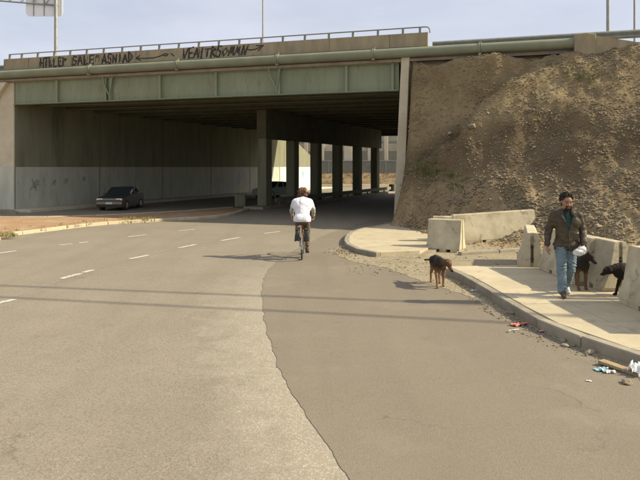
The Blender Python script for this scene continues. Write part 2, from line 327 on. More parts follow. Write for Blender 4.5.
# ------------------------------------------------------------------ embankment terrain
def qb(p): return float(np.interp(p, [0, 1.5, 4, 7, 12, 20, 40], [3.3, 4.6, 5.7, 7.2, 8.8, 9.5, 9.5]))
def sst(a, b, x): t = min(1, max(0, (x - a) / (b - a))); return t * t * (3 - 2 * t)
def emb(x, y, detail=True):
    w = np.array((x, y)) - A0; s = w @ D; q = -(w @ N); p = s - SL - 0.25
    b = qb(max(p, 0)); t = max(0.0, q - 0.62) / (b - 0.62)
    crest = 6.6
    if t < 1: z = crest * ((1 - t) ** 1.12)
    else: z = 0.0
    # toe of loose material
    z += 0.42 * math.exp(-((q - b) / 1.1) ** 2) * sst(-0.3, 2.5, p)
    left = sst(-0.10 - 0.16 * max(q, 0), 0.22, p)
    # a steep gully beside the abutment and a ledge above it
    if detail:
        v = Vector((x * 0.55, y * 0.55, 0)); fr = noise.fractal(v, 1.0, 2.0, 4)
        z += fr * 0.30 * sst(0.9, 0.4, abs(t - 0.5)) * left
        c1 = math.exp(-((p - 1.9 - 1.0 * (0.6 - t)) / 0.28) ** 2) * sst(0.15, 0.3, t) * sst(0.75, 0.5, t)
        c2 = math.exp(-((p - 3.0 + 0.6 * t) / 0.45) ** 2) * sst(0.3, 0.42, t) * sst(0.7, 0.55, t)
        z -= 0.30 * c1 - 0.20 * c2
        pe = 5.2 - 7.8 * t + 0.45 * noise.noise(Vector((t * 6, 3.3, 0)))
        z -= (0.02 + 1.05 * sst(0.0, 0.16, t)) * sst(pe, pe - 0.35, p) * sst(0.78, 0.5, t) * left
        z += 0.35 * math.exp(-((p - pe - .5) / .5) ** 2) * sst(0.02, 0.2, t) * sst(0.7, 0.5, t)
        z += 0.055 * noise.noise(Vector((x * 3.1, y * 3.1, 1))) + 0.03 * noise.noise(Vector((x * 8, y * 8, 2)))
    fade = sst(b + 4.0, b + 1.0, q)
    z = z * left - 0.05 * (1 - left)
    if detail and t >= 1: z = z * fade - 0.06 * (1 - fade)
    # keep clear of road side
    return z
em = MB(); ps = np.concatenate([np.arange(-1.6, 10.5, 0.07), np.arange(10.5, 42, 0.5)]); qs = np.concatenate([np.arange(-0.3, 9.0, 0.07), np.arange(9, 14, 0.35)])
V = []; 
for q in qs:
    for p in ps:
        w = A0 + D * (p + SL + 0.25) - N * q
        ext = 0
        V.append((w[0], w[1], emb(w[0], w[1]) - 0.025 + (0 if q > -0.2 else 0)))
np_, nq = len(ps), len(qs)
Fc = []
for j in range(nq - 1):
    for i in range(np_ - 1):
        if ps[i + 1] < -0.02 and (qs[j] < 0.9): continue
        Fc.append((j * np_ + i, j * np_ + i + 1, (j + 1) * np_ + i + 1, (j + 1) * np_ + i))
em.add(V, Fc)
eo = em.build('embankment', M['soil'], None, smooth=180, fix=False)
eo.data.flip_normals() if eo.data.polygons[0].normal.z < 0 else None
tag(eo, kind='structure')
# fill behind the crest
fb = MB(); w = [P(SL + 0.3, -0.35, 0)[:2], P(SL + 42, -0.35, 0)[:2], P(SL + 42, -30, 0)[:2], P(SL + 5, -30, 0)[:2]]
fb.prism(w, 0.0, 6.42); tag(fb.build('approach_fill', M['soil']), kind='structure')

# dirt apron between the road and the slope
ap_px = [(330, 251), (352, 262), (385, 268), (420, 281), (447, 290), (470, 297), (500, 312), (530, 327), (570, 344), (606, 362), (640, 381)]
ap = poly_edge([tuple(G(*p))[:2] for p in ap_px], 0.08, 0.06, 3)
ap = ap + [(4.4, 6.2), (5, 6), (5.2, 14), (12, 13), (12, 20), (4, 23), (3.3, 25.2), (2.4, 24.2), (1.4, 20), (0.8, 18.6)]
a_ = MB(); a_.prism(ap, 0.002, 0.010); tag(a_.build('dirt_apron', M['dirt']), kind='structure')
# dirt behind the barriers
def dz(x, y): return 0.10 + 0.05 * noise.noise(Vector((x * 1.3, y * 1.3, 4))) + 0.03 * noise.noise(Vector((x * 5, y * 5, 4)))
dm = MB(); xs = np.arange(5.25, 12.5, 0.12); ys = np.arange(3.0, 17.2, 0.12)
dm.add([(x, y, dz(x, y) * sst(17.2, 15.5, y)) for y in ys for x in xs], [(j * len(xs) + i, j * len(xs) + i + 1, (j + 1) * len(xs) + i + 1, (j + 1) * len(xs) + i) for j in range(len(ys) - 1) for i in range(len(xs) - 1)])
tag(dm.build('dirt_verge', M['dirt'], None, smooth=180, fix=False), kind='structure')

# ------------------------------------------------------------------ pavements with slabs and kerbstones
def resample(pts, step):
    pts = [np.array(p, float) for p in pts]; d = [0]
    for a, b in zip(pts[:-1], pts[1:]): d.append(d[-1] + np.linalg.norm(b - a))
    n = max(1, round(d[-1] / step)); t = np.linspace(0, d[-1], n + 1); A = np.array(pts)
    return [np.array((np.interp(k, d, A[:, 0]), np.interp(k, d, A[:, 1]))) for k in t]
def kerb_line(root, pts, side, w=0.15, h=0.15, step=1.0, m='kerb', jit=0.004):
    rs = resample(catmull(pts, 8), step)
    for i in range(len(rs) - 1):
        a, b = rs[i], rs[i + 1]; d = (b - a) / np.linalg.norm(b - a); a = a + d * 0.006; b = b - d * 0.006
        pa = rs[max(i - 1, 0)]; nrm = np.array((-d[1], d[0])) * side
        jz = random.uniform(-jit, jit); js = random.uniform(-jit, jit)
        q = [a + nrm * js, b + nrm * js, b + nrm * (w + js), a + nrm * (w + js)]
        MB().prism([tuple(t) for t in q], -0.1, h + jz).build('kerbstone', M[m], root, bevel=0.014)
    return rs
walk = thing('pavement', 'x', 'x'); del walk['label']; del walk['category']; walk['kind'] = 'structure'
KA = [(2.62, 13.5), (2.78, 12.9), (2.93, 11.0), (3.02, 9.6), (3.14, 8.5), (3.62, 7.15), (4.15, 6.3), (5.2, 5.0), (6.8, 3.6)]
kerb_line(walk, KA, 1, step=0.95)
kc = resample(catmull(KA, 8), 1.25)
kd = []
for i, c in enumerate(kc):
    a = kc[max(0, i - 1)]; b = kc[min(len(kc) - 1, i + 1)]; d = (b - a) / np.linalg.norm(b - a); kd.append(np.array((-d[1], d[0])))
# inner edge x target
base = []
for i in range(len(kc) - 1):
    for (f0, f1) in ((0.0, 0.34), (0.34, 0.68), (0.68, 1.0)):
        q = []
        for (idx, f) in ((i, f0), (i + 1, f0), (i + 1, f1), (i, f1)):
            c = kc[idx] + kd[idx] * 0.162; wid = 5.45 - c[0] if c[1] > 6.5 else 2.0
            wdir = np.array((1.0, 0.12)); q.append(c + wdir * (wid * f))
        ctr = sum(q) / 4; q = [tuple(ctr + (t - ctr) * 0.986) for t in q]
        jz = random.uniform(-0.003, 0.003)
        MB().prism(q, 0.0, 0.146 + jz).build('slab', M['walk'], walk, bevel=0.005)
# bed under the slabs
MB().prism([tuple(c + k * 0.08) for c, k in zip(kc, kd)] + [(9.2, 5.2), (5.45, 7), (5.45, 13.8)], -0.01, 0.128).build('pavement_bed', M['joint'], walk)

# far kerb ribbon behind the apron
kerb_line(walk, [G(461, 256.0)[:2], G(500, 253.5)[:2], G(535, 251)[:2]], 1, w=0.16, h=0.10, step=1.0)
# island in front of the abutment
isl = thing('pavement_island', 'x', 'x'); del isl['label']; del isl['category']; isl['kind'] = 'structure'
tip = [G(376, 257.6)[:2], G(360, 254.5)[:2], G(349, 250.5)[:2], G(344, 245)[:2], G(346, 239)[:2], G(354, 233.5)[:2], G(378, 228.2)[:2], G(402, 223.6)[:2]]
kerb_line(isl, [tuple(t) for t in tip[:]], -1, h=0.13, step=0.9)
tc_ = resample(catmull([tuple(t) for t in tip], 8), 0.3); inn = []
for i, c in enumerate(tc_):
    a = tc_[max(0, i - 1)]; b = tc_[min(len(tc_) - 1, i + 1)]; d = (b - a) / np.linalg.norm(b - a); inn.append(tuple(c + np.array((d[1], -d[0])) * 0.16))
MB().prism(inn + [(3.6, 25.3), (3.9, 21), (3.3, 17.5), (2.6, 16.2)], 0.0, 0.12).build('paving', M['walk'], isl)
# sloping dusty end of the island
MB().prism([tuple(G(374, 258)[:2]), tuple(G(425, 258.5)[:2]), (3.5, 17.6), (2.4, 17.2)], 0.004, lambda x, y: 0.012 + max(0, (y - 15.7)) * 0.055).build('ramp', M['dirt'], isl)

# median on the left
med = thing('median', 'x', 'x'); del med['label']; del med['category']; med['kind'] = 'structure'
near = [(-26, 16.5), G(-60, 246)[:2], G(0, 237.5)[:2], G(50, 231.3)[:2], G(100, 225.3)[:2], G(150, 222)[:2], G(178, 220.5)[:2]]
near = [tuple(p) for p in near]
near2 = near + [(-4.4, 28.6), (-3.75, 33)]; far2 = [(-27, 29.2), (-14.1, 27.6), (-10.6, 28.3), (-8.8, 29.6), (-6.8, 31.5), (-4.9, 34.2)]
kn = kerb_line(med, near2, 1, w=0.16, h=0.12, step=1.0, m='walk'); kf = kerb_line(med, far2, -1, w=0.16, h=0.12, step=1.0, m='walk')
MB().prism([tuple(k + np.array((0, 0.12))) for k in kn] + [tuple(k - np.array((0, 0.12))) for k in reversed(kf)], 0, 0.085).build('median_soil', M['redsoil'], med)
def strip(mb, s0, s1, t0, t1, z0, z1):
    return mb.prism([Pt(s0, t0, 0)[:2], Pt(s1, t0, 0)[:2], Pt(s1, t1, 0)[:2], Pt(s0, t1, 0)[:2]], z0, z1)
# column row
C1 = np.array((-3.1, 34.9))
def CR(t, off=0): return (C1[0] + 0.4362 * t + off * 0.917, C1[1] + t - off * 0.4)
MB().prism([CR(-1.2, -0.6), CR(-1.2, 0.6), CR(21.5, 0.6), CR(21.5, -0.6)], 0, 0.14).build('column_plinth', M['kerb'], med)
# walkway at the foot of the left abutment
lw = MB(); strip(lw, 0.02, 1.3, -0.3, 40, 0, 0.14); tag(lw.build('side_walkway', M['sunconcrete'], None), kind='structure')
lw2 = MB(); lw2.prism([P(-25, 0.05, 0)[:2], P(-25, 1.2, 0)[:2], P(1.2, 1.2, 0)[:2], P(0.0, 0.05, 0)[:2]], 0, 0.12); tag(lw2.build('side_walkway', M['dirt'], None), kind='structure')

# ------------------------------------------------------------------ overpass
br_ = thing('overpass_bridge', 'long road overpass with green steel side girder, green pipe and concrete parapet across the road', 'bridge', (0, 0, 0))
TF = 28.5    # depth of the bridge along the underpass
dk = MB(); dk.prism([P(-12, 0.12, 0)[:2], P(SL + 0.2, 0.12, 0)[:2], (np.array(P(SL + 0.2, 0.12, 0)[:2]) + U * (TF + 1.5)), (np.array(P(-12, 0.12, 0)[:2]) + U * (TF + 1.5))], 6.66, 6.83)
dk.build('deck_slab', M['ledge'], br_)
dk2 = MB(); dk2.prism([P(-12, -0.1, 0)[:2], P(SL + 8, -0.1, 0)[:2], P(SL + 8, -28, 0)[:2], P(-4, -28, 0)[:2]], 6.835, 7.3); dk2.build('road_slab', M['ledge'], br_)
gir = MB(); fbox(gir, 0.03, SL - 0.25, -0.02, 0.0, 5.53, 6.64); fbox(gir, 0.03, SL - 0.25, -0.3, 0.16, 5.49, 5.53); fbox(gir, 0.03, SL - 0.25, -0.3, 0.10, 6.63, 6.66)
go = gir.build('side_girder', M['green'], br_)
for px in (58.4, 107, 112, 161, 217, 280, 347, 393):
    s = sx(px); m_ = MB(); fbox(m_, s - 0.055, s + 0.055, 0.0, 0.14, 5.531, 6.629); m_.build('stiffener', M['green'], go)
# drain brackets hanging from the pipe
for px in (110, 276):
    s = sx(px); m_ = MB(); m_.tube([P(s - 0.28, 0.2, 6.72), P(s - 0.22, 0.19, 6.35), P(s + 0.08, 0.17, 5.75), P(s + 0.1, 0.17, 5.56)], 0.035, 6); m_.tube([P(s + 0.28, 0.2, 6.72), P(s + 0.2, 0.19, 6.3), P(s + 0.1, 0.18, 5.8)], 0.03, 6)
    m_.build('drain_bracket', M['green'], go)
for i in range(13):     # girders underneath
    t = 1.3 + i * 2.2; m_ = MB(); z0 = 5.5 if i < 12 else 5.0
    a = np.array(Pt(0.05, t, 0)[:2]); b = np.array(Pt(SL - 0.1, t, 0)[:2])
    for (w_, za, zb) in ((0.07, z0 + .05, 6.6), (0.22, z0, z0 + .05), (0.22, 6.6, 6.655)):
        m_.prism([tuple(a - N * w_), tuple(b - N * w_), tuple(b + N * w_), tuple(a + N * w_)], za, zb)
    m_.build('inner_girder', M['soffit'], br_)
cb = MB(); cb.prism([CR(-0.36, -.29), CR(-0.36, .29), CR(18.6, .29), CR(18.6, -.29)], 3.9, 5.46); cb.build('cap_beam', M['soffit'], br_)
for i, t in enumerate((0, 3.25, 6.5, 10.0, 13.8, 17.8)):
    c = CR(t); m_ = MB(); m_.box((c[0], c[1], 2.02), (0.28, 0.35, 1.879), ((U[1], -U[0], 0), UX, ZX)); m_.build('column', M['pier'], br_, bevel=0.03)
# parapet with its graffiti
S0, S1 = sx(5), sx(428)
pr = MB(); pr.extr([(-0.12, 7.29), (0.10, 7.29), (0.08, 7.86), (-0.08, 7.86)], P(S0, 0, 0), (-NX[0], -NX[1], 0), ZX, DX, S1 - S0)
po = pr.build('parapet', M['parapet'], br_)
for px in (30, 75, 137, 200, 262, 330, 390):   # casting joints
    s = sx(px); m_ = MB(); fbox(m_, s - 0.008, s + 0.008, 0.0, 0.106, 7.3, 7.85); m_.build('casting_joint', M['joint'], po)
# ledge and pipe
m_ = MB(); fbox(m_, -12, SL + 6.6, -0.1, 0.22, 6.67, 6.785); m_.build('ledge', M['ledge'], br_)
pipe = MB(); s_end = sx(574); pipe.tube([P(s, 0.32, 7.02) for s in np.linspace(-14, s_end, 30)], 0.205, 20)
pio = pipe.build('pipe', M['greenpipe'], br_, smooth=60)
for px in (-20, 94, 181, 280, 375, 480):
    s = sx(px); m_ = MB(); m_.tube([P(s - 0.03, 0.32, 7.02), P(s + 0.03, 0.32, 7.02)], 0.232, 20); m_.tube([P(s + 0.05, 0.32, 7.02), P(s + 0.08, 0.32, 7.02)], 0.232, 20)
    m_.box(P(s + .02, 0.36, 6.79), (0.06, 0.12, 0.03), (DX, NX, ZX)); m_.box(P(s + .02, 0.30, 7.27), (0.05, 0.06, 0.05), (DX, NX, ZX)); m_.build('pipe_flange', M['greenpipe'], pio)
# handrail
m_ = MB(); pts = [P(s, 0, 8.10) for s in np.linspace(sx(9), sx(424), 40)] + [P(sx(427.5), 0, 8.09), P(sx(429.5), 0, 8.02), P(sx(430), 0, 7.84)]
m_.tube(pts, 0.028, 8); hr = m_.build('handrail', M['rail'], br_, smooth=60)
for px in (10, 22, 38, 54.5, 70.5, 87, 104, 122.5, 141, 159.5, 179, 199, 219, 239.5, 261.5, 283, 305, 329, 353, 378, 403, 420):
    s = sx(px); m_ = MB(); m_.extr([(-0.05, 7.862), (0.05, 7.862), (0.035, 8.10), (-0.035, 8.10)], P(s - 0.045, 0, 0), NX, ZX, DX, 0.09); m_.build('rail_post', M['rail'], hr)

# graffiti strokes
GL = {'W': [[(0, 1), (.2, 0), (.45, .8), (.65, 0), (.9, 1)]], 'T': [[(0, .95), (.9, 1)], [(.45, 1), (.4, 0)]], 'L': [[(.1, 1), (.1, 0), (.8, .05)]], 'E': [[(.8, 1), (.1, .95), (.15, 0), (.85, .05)], [(.1, .5), (.7, .55)]],
      'S': [[(.85, .9), (.3, 1), (.15, .6), (.8, .4), (.6, 0), (0, .1)]], 'A': [[(0, 0), (.45, 1), (.85, 0)], [(.15, .35), (.75, .4)]], 'N': [[(.1, 0), (.15, 1), (.75, 0), (.85, 1)]], 'I': [[(.4, 0), (.45, 1)]],
      'D': [[(.1, 0), (.1, 1), (.8, .65), (.75, .25), (.1, 0)]], 'P': [[(.1, 0), (.15, 1), (.85, .7), (.15, .45)]], 'V': [[(0, 1), (.35, 0), (.85, 1)]], 'R': [[(.1, 0), (.15, 1), (.85, .75), (.15, .5), (.9, 0)]],
      'O': [[(.4, 0), (.05, .4), (.4, .85), (.8, .4), (.4, 0)]], 'M': [[(.05, 0), (.25, 1), (.45, .3), (.65, 1), (.9, 0)]], 'H': [[(.1, 0), (.15, 1)], [(.8, 0), (.8, 1)], [(.1, .5), (.8, .5)]], '"': [[(.2, .7), (.25, 1)], [(.6, .7), (.65, 1)]]}
def stroke(mb, pts, w, q, fn):
    for (a, b) in zip(pts[:-1], pts[1:]):
        a = np.array(a); b = np.array(b); d = b - a; L_ = np.linalg.norm(d)
        if L_ < 1e-6: continue
        d = d / L_; n_ = np.array((-d[1], d[0])) * w / 2; a2 = a - d * w * .3; b2 = b + d * w * .3
        c = [a2 - n_, b2 - n_, b2 + n_, a2 + n_]; k = 0.0006 * (mb.n % 5)
        mb.add([fn(t[0], q + k, t[1]) for t in c] + [fn(t[0], q - 0.004, t[1]) for t in c], [(0, 1, 2, 3), (0, 1, 5, 4), (1, 2, 6, 5), (2, 3, 7, 6), (3, 0, 4, 7)])
def fp(s, q, z): return P(s, q + 0.10 - (z - 7.29) * 0.035, z)
random.seed(11)
def word(txt, pa, pb, z0=7.38, h=0.40, w=0.05, slant=0.0):
    s0, s1 = sx(pa), sx(pb); cw = (s1 - s0) / len(txt)
    for i, ch in enumerate(txt):
        if ch not in GL: continue
        m_ = MB(); hh = h * random.uniform(.85, 1.1)
        for st in GL[ch] + [[(x + random.uniform(.04, .16), y + random.uniform(-.12, .12)) for x, y in q_] for q_ in GL[ch]]: stroke(m_, [(s0 + cw * (i + x * .98) + slant * y * hh, z0 + y * hh) for x, y in st], w * random.uniform(.8, 1.2), 0.004, fp)
        for _ in range(2):
            a_ = random.uniform(0, .9); stroke(m_, [(s0 + cw * (i + a_), z0 - .03 + random.uniform(0, .1)), (s0 + cw * (i + a_ + random.uniform(-.25, .25)), z0 + hh * random.uniform(.6, 1.1))], w * .55, 0.003, fp)
        m_.build('graffiti_letter', M['spray'], po)
word('HTLLEP', 41, 68, 7.34, .46, .048); word('SALE', 73, 96, 7.34, .46, .048); word('"', 96, 101, 7.42, .36); word('ASNIAD', 103, 134, 7.34, .45, .045)
word('VEAITRS', 183, 222, 7.35, .46, .045, .15); word('OMMN', 222, 247, 7.36, .42, .036, .3)
for pts in ([(141, 7.62), (137, 7.50), (142, 7.38)], [(137, 7.5), (146, 7.47), (155, 7.47), (161, 7.53), (166, 7.63), (169, 7.60), (168, 7.53), (164.5, 7.55)], [(172, 7.62), (175, 7.50)],
            [(247, 7.62), (251, 7.56), (256, 7.58), (264, 7.72)], [(257, 7.74), (264, 7.73), (259, 7.50)]):
    m_ = MB(); stroke(m_, [(sx(a), b) for a, b in pts], 0.055, 0.004, fp); m_.build('graffiti_arrow', M['spray'], po)
# graffiti on girder
m_ = MB(); s = sx(115); stroke(m_, [(s - .12, 6.35), (s - .02, 5.95), (s + .1, 6.3), (s + .06, 5.9), (s - .06, 6.1)], 0.05, 0.004, lambda a, q, z: P(a, q, z)); m_.build('girder_graffiti', M['spray_faint'], go)

# right approach guardrail, end wall
gr = thing('guardrail', 'corrugated steel guardrail on the road above the dirt slope', 'guardrail', P(sx(430), -0.5, 7.0))
gr['_w'] = 1
prof = [(0, 7.20), (-.05, 7.25), (-.05, 7.29), (0, 7.34), (-.02, 7.36), (0, 7.38), (-.05, 7.43), (-.05, 7.47), (0, 7.52), (.012, 7.52), (-.036, 7.47), (-.036, 7.43), (.012, 7.38), (-.005, 7.36), (.012, 7.34), (-.036, 7.29), (-.036, 7.25), (.012, 7.20)]
m_ = MB(); m_.extr(prof, P(sx(431), -0.5, 0.05), NX, ZX, DX, 22); m_.build('guardrail_beam', M['rail'], gr)
for px in (434, 510, 594, 700, 830):
    m_ = MB(); s = sx(px); fbox(m_, s - .06, s + .06, -0.60, -0.525, 6.6, 7.46); m_.build('rail_post', M['galv'], gr)
gl = thing('guardrail', 'short steel guardrail at the far left end of the overpass', 'guardrail', P(sx(0), -0.3, 7.0)); gl['_w'] = 1
m_ = MB(); m_.extr(prof, P(sx(3) - 12, -0.3, 0.12), NX, ZX, DX, 12); m_.build('guardrail_beam', M['rail'], gl)
for px in (2, -40): m_ = MB(); s = sx(px); fbox(m_, s - .06, s + .06, -0.42, -0.33, 6.9, 7.6); m_.build('rail_post', M['galv'], gl)
ew = thing('retaining_wall', 'brown tapering concrete end wall above the slope at the right end of the pipe', 'wall', P(sx(575), 0, 6)); ew['_w'] = 1
m_ = MB(); m_.extr([(sx(573), 5.6), (sx(594), 5.6), (sx(594), 7.27), (sx(586), 7.34), (sx(573), 7.32)], P(0, 0.62, 0), DX, ZX, NX, 1.0); m_.build('wall_block', M['parapet'], ew, bevel=0.02)
m_ = MB(); m_.extr([(sx(594) + .004, 5.6), (sx(720), 5.6), (sx(720), 6.35), (sx(648), 6.78), (sx(594) + .004, 7.22)], P(0, 0.58, 0), DX, ZX, NX, 0.5); m_.build('wing_wall', M['parapet'], ew)
m_ = MB(); fbox(m_, SL + 0.2, sx(573) - .01, -0.6, -0.1, 4.5, 7.28); m_.build('back_wall', M['parapet'], ew)

# ------------------------------------------------------------------ abutments
ab = thing('abutment_wall', 'tall concrete abutment wall left of the underpass, whitewashed along its lower half', 'wall', P(0, 0, 0)); ab['_w'] = 1
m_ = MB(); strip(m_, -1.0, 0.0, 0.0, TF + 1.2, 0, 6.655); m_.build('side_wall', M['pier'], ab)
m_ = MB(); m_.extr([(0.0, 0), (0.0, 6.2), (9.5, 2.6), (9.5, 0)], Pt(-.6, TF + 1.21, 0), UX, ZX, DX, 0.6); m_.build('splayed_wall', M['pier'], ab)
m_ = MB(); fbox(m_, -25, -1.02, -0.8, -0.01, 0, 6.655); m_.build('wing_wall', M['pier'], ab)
m_ = MB(); fbox(m_, -1.016, 0.0, -0.4, 0.06, 0, 6.65); m_.build('corner_pier', M['sunconcrete'], ab, bevel=0.02)
m_ = MB(); m_.extr([(-1.5, 5.1), (-0.25, 6.64), (-1.5, 6.64)], P(0, .30, 0), DX, ZX, NX, 0.22); m_.build('bearing_block', M['sunconcrete'], ab)
m_ = MB(); strip(m_, 0.0, 0.006, 0.06, 29.6, 0.14, 2.30); m_.build('white_paint_band', M['white'], ab)
m_ = MB(); fbox(m_, -1.01, 0.004, 0.06, 0.066, 0.12, 2.32); m_.build('white_paint_band', M['white'], ab)
m_ = MB(); fbox(m_, -25, -1.02, -.01, -0.004, 0.12, 2.30); m_.build('white_paint_band', M['white'], ab)
m_ = MB(); a = Pt(0.0, TF + 1.3, 0); m_.extr([(0, 0.14), (0, 2.3), (9.38, 2.3), (9.38, .14)], Pt(0.001, TF + 1.25, 0), UX, ZX, DX, 0.005); m_.build('white_paint_band', M['sunwhite'], ab)
def fs(t, q, z): return Pt(0.012 + q, t, z)
def wl(r): # px -> t on left wall
    r = (r - 320) / F; return (-15.7 - 32 * r) / (r - 0.4362) / 0.9166
for (px, z, sc, mm) in ((35, 1.35, .9, 'spray_faint'), (54, 1.45, .5, 'spray_faint'), (66, 1.5, .45, 'spray_faint'), (84, 1.6, .4, 'spray_faint'), (239, 1.2, 1.2, 'spray_blue'), (271, 1.3, 1.6, 'spray_blue'), (296, 1.3, 1.8, 'spray_blue'), (303, 1.6, 1.4, 'spray_blue')):
    t = wl(px); m_ = MB()
    pts = [(t + math.cos(k * 2.3) * .28 * sc * (1 + .3 * math.sin(k * 5)) * (1.0), z + math.sin(k * 2.9) * .34 * sc) for k in range(8)]
    stroke(m_, pts, 0.06 * sc + .02, 0.0, lambda a, q, zz: fs(a, q, zz)); m_.build('graffiti', M[mm], ab)
# vertical joints on the wall
for t in (6, 12, 18, 24):
    m_ = MB(); strip(m_, 0.0, 0.012, t, t + 0.05, .15, 6.6); m_.build('wall_joint', M['joint'], ab)

ra = thing('abutment_wall', 'narrow sun-toned concrete edge of the abutment wall where the dirt slope meets the underpass', 'wall', P(SL, 0, 0)); ra['_w'] = 1
m_ = MB()
pts = [(-0.42, 0.0), (-0.02, 0.0), (0.24, 6.84), (-0.10, 6.84)]
m_.extr(pts, P(SL, -0.45, 0), DX, ZX, (-NX[0], -NX[1], 0), 0.75); m_.build('pier_edge', M['sunconcrete'], ra, bevel=0.015)
m_ = MB(); m_.box(P(SL + .06, 0.30, 6.90), (0.2, 0.12, 0.06), (DX, NX, ZX)); m_.build('pipe_bracket', M['concrete'], ra)
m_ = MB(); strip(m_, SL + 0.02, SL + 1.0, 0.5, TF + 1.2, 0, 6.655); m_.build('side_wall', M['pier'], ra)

# low barrier between the columns
lb = thing('median_barrier', 'low dark barrier running between the underpass columns', 'barrier', (*CR(8), 0.14)); lb['_w'] = 1
m_ = MB(); m_.prism([CR(0.5, .36), CR(0.5, .46), CR(20.6, .46), CR(20.6, .36)], 0.30, 0.55); m_.build('barrier_rail', M['pier'], lb)
for t in np.arange(0.9, 21, 2.0):
    c = CR(t, .41); m_ = MB(); m_.box((c[0], c[1], 0.22), (.045, .06, 0.08)); m_.build('rail_post', M['pier'], lb)
c = CR(21.0, .41); m_ = MB(); m_.tube([(c[0], c[1], 0.14), (c[0], c[1], 0.75)], 0.26, 12); m_.build('end_drum', M['darkmetal'], lb)
bx_ = thing('concrete_block', 'dark squat block beside the first underpass column', 'block', (-4.6, 36.0, 0)); m_ = MB(); m_.prism([(-.3, -.25), (.32, -.25), (.3, .25), (-.3, .25)], 0, .75); m_.build('block_body', M['pier'], bx_, bevel=.03)

# ------------------------------------------------------------------ beyond the underpass
M['fence'] = mat('grey_fence_panel', (0.24, 0.245, 0.20), (0.20, 0.205, 0.165), 2, .8)
M['farconc'] = mat('pale_far_concrete', (0.52, 0.47, 0.36), (0.46, 0.41, 0.31), 1, .9)
fbd = thing('concrete_viaduct', 'pale concrete viaduct with white posts seen through the underpass', 'viaduct', (6, 96, 0)); fbd['_w'] = 1
m_ = MB(); m_.box((10, 92, 5.15), (26, 1.2, 0.55)); m_.build('beam', M['farconc'], fbd)
m_ = MB(); m_.box((10, 93, 6.6), (26, .4, .45)); m_.build('upper_rail', M['fence'], fbd)
m_ = MB(); m_.box((10, 98.5, 3.3), (26, .3, 3.3)); m_.build('rear_wall', M['fence'], fbd)
for px in (306, 322, 348, 369.5, 386, 399):
    x = (px - 320) / F * 90.5; m_ = MB(); m_.box((x, 90.5, 3.6 if px < 380 else 3.6), (0.28 if px != 348 else .6, .25, 3.6)); m_.build('post', M['farconc'], fbd, bevel=.03)
fe = thing('mesh_fence', 'grey panel fence in front of the viaduct beyond the underpass', 'fence', (6, 88, 1)); fe['_w'] = 1
for i in range(14):
    x = -6 + i * 2.05; m_ = MB(); m_.box((x, 89, 2.0), (.98, .02, 1.15))
    for k in range(8): m_.box((x - .9 + k * .257, 88.96, 2.0), (.02, .02, 1.15))
    m_.build('fence_panel', M['fence'], fe)
    m_ = MB(); m_.box((x - 1.02, 88.95, 1.8), (.04, .05, 1.6)); m_.build('fence_post', M['galv'], fe)
    m_ = MB(); m_.box((x, 88.94, 3.19), (1.0, .03, .05)); m_.build('fence_rail', M['galv'], fe)
bk = MB(); xs = np.linspace(-12, 60, 80); ys = np.linspace(74.5, 100, 28)
def bz(x, y): yy = y - 0.13 * max(0, x) ; return 1.4 * sst(76, 84, yy) + .25 * noise.noise(Vector((x * .5, y * .5, 0))) * sst(76, 80, yy) - .06
bk.add([(x, y, bz(x, y)) for y in ys for x in xs], [(j * 80 + i, j * 80 + i + 1, (j + 1) * 80 + i + 1, (j + 1) * 80 + i) for j in range(27) for i in range(79)])
M['brownbank'] = mat('brown_bank', (0.17, 0.115, 0.06), (0.25, 0.17, 0.09), .8, .95, col3=(0.13, 0.12, 0.05), scale3=1.6, c3=(0.5, 0.62))
tag(bk.build('far_bank', M['brownbank'], None, smooth=180, fix=False), kind='structure')
fkr = MB(); fkr.prism([(-8, 72.6), (2, 74.0), (14, 76.6), (30, 79.6), (30, 81.0), (14, 78.0), (2, 75.4), (-8, 74.0)], 0.0, 0.16)
tag(fkr.build('far_pavement', M['walk']), kind='structure')

# overpass lamp posts and sign
def post(px, Y, r, top, label):
    t = thing('lamp_post', label, 'lamp post', (PX(px, 0, Y)[0], Y, 7.3), group='lamp posts on the overpass')
    m_ = MB(); m_.tube([(0, 0, 0), (0, 0, (top - 7.3) * .5), (0, 0, top - 7.3)], [r, r * .85, r * .6], 10); m_.build('pole', M['galv'], t, smooth=60)
    m_ = MB(); m_.box((0, 0, .05), (.16, .16, .05)); m_.build('base_plate', M['galv'], t)
    m_ = MB(); m_.tube([(0, 0, top - 7.35), (.5, 0, top - 7.0), (1.5, 0, top - 6.9)], .04, 8); m_.build('arm', M['galv'], t)
    m_ = MB(); m_.tube([(1.4, 0, top - 6.9), (1.7, 0, top - 6.9), (2.1, 0, top - 6.95)], [.05, .13, .06], 10); m_.build('lamp_head', M['galv'], t)
post(263, 37, .055, 17, 'thin pole rising above the middle of the overpass parapet')
post(608, 26, .075, 16, 'thicker grey pole behind the guardrail at the top right')
post(634.5, 28, .05, 16, 'thinner grey pole furthest right behind the guardrail')
sg = thing('overhead_sign', 'white overhead road sign on a truss arm above the left of the overpass', 'road sign', (PX(56, 0, 42)[0], 42, 7.3)); 
X0 = sg.location[0]
def sp(px, py): v = PX(px, py, 42); return (v[0] - X0, 0, v[2] - 7.3)
m_ = MB(); m_.tube([(0, 0, 0), (0, 0, 8.3)], [.13, .11], 12); m_.build('pole', M['galv'], sg, smooth=60)
m_ = MB(); m_.tube([sp(58, 5.5), sp(-60, -4)], .055, 8); m_.tube([sp(58, -6), sp(-60, -14)], .055, 8)
for k in range(10):
    a = 58 - k * 12; m_.tube([sp(a, 5.5 - (58 - a) * .08), sp(a - 6, -6 - (58 - a + 6) * .07)], .03, 6); m_.tube([sp(a - 6, -6 - (64 - a) * .07), sp(a - 12, 5.5 - (70 - a) * .08)], .03, 6)
m_.build('truss_arm', M['rail'], sg)
cn = []
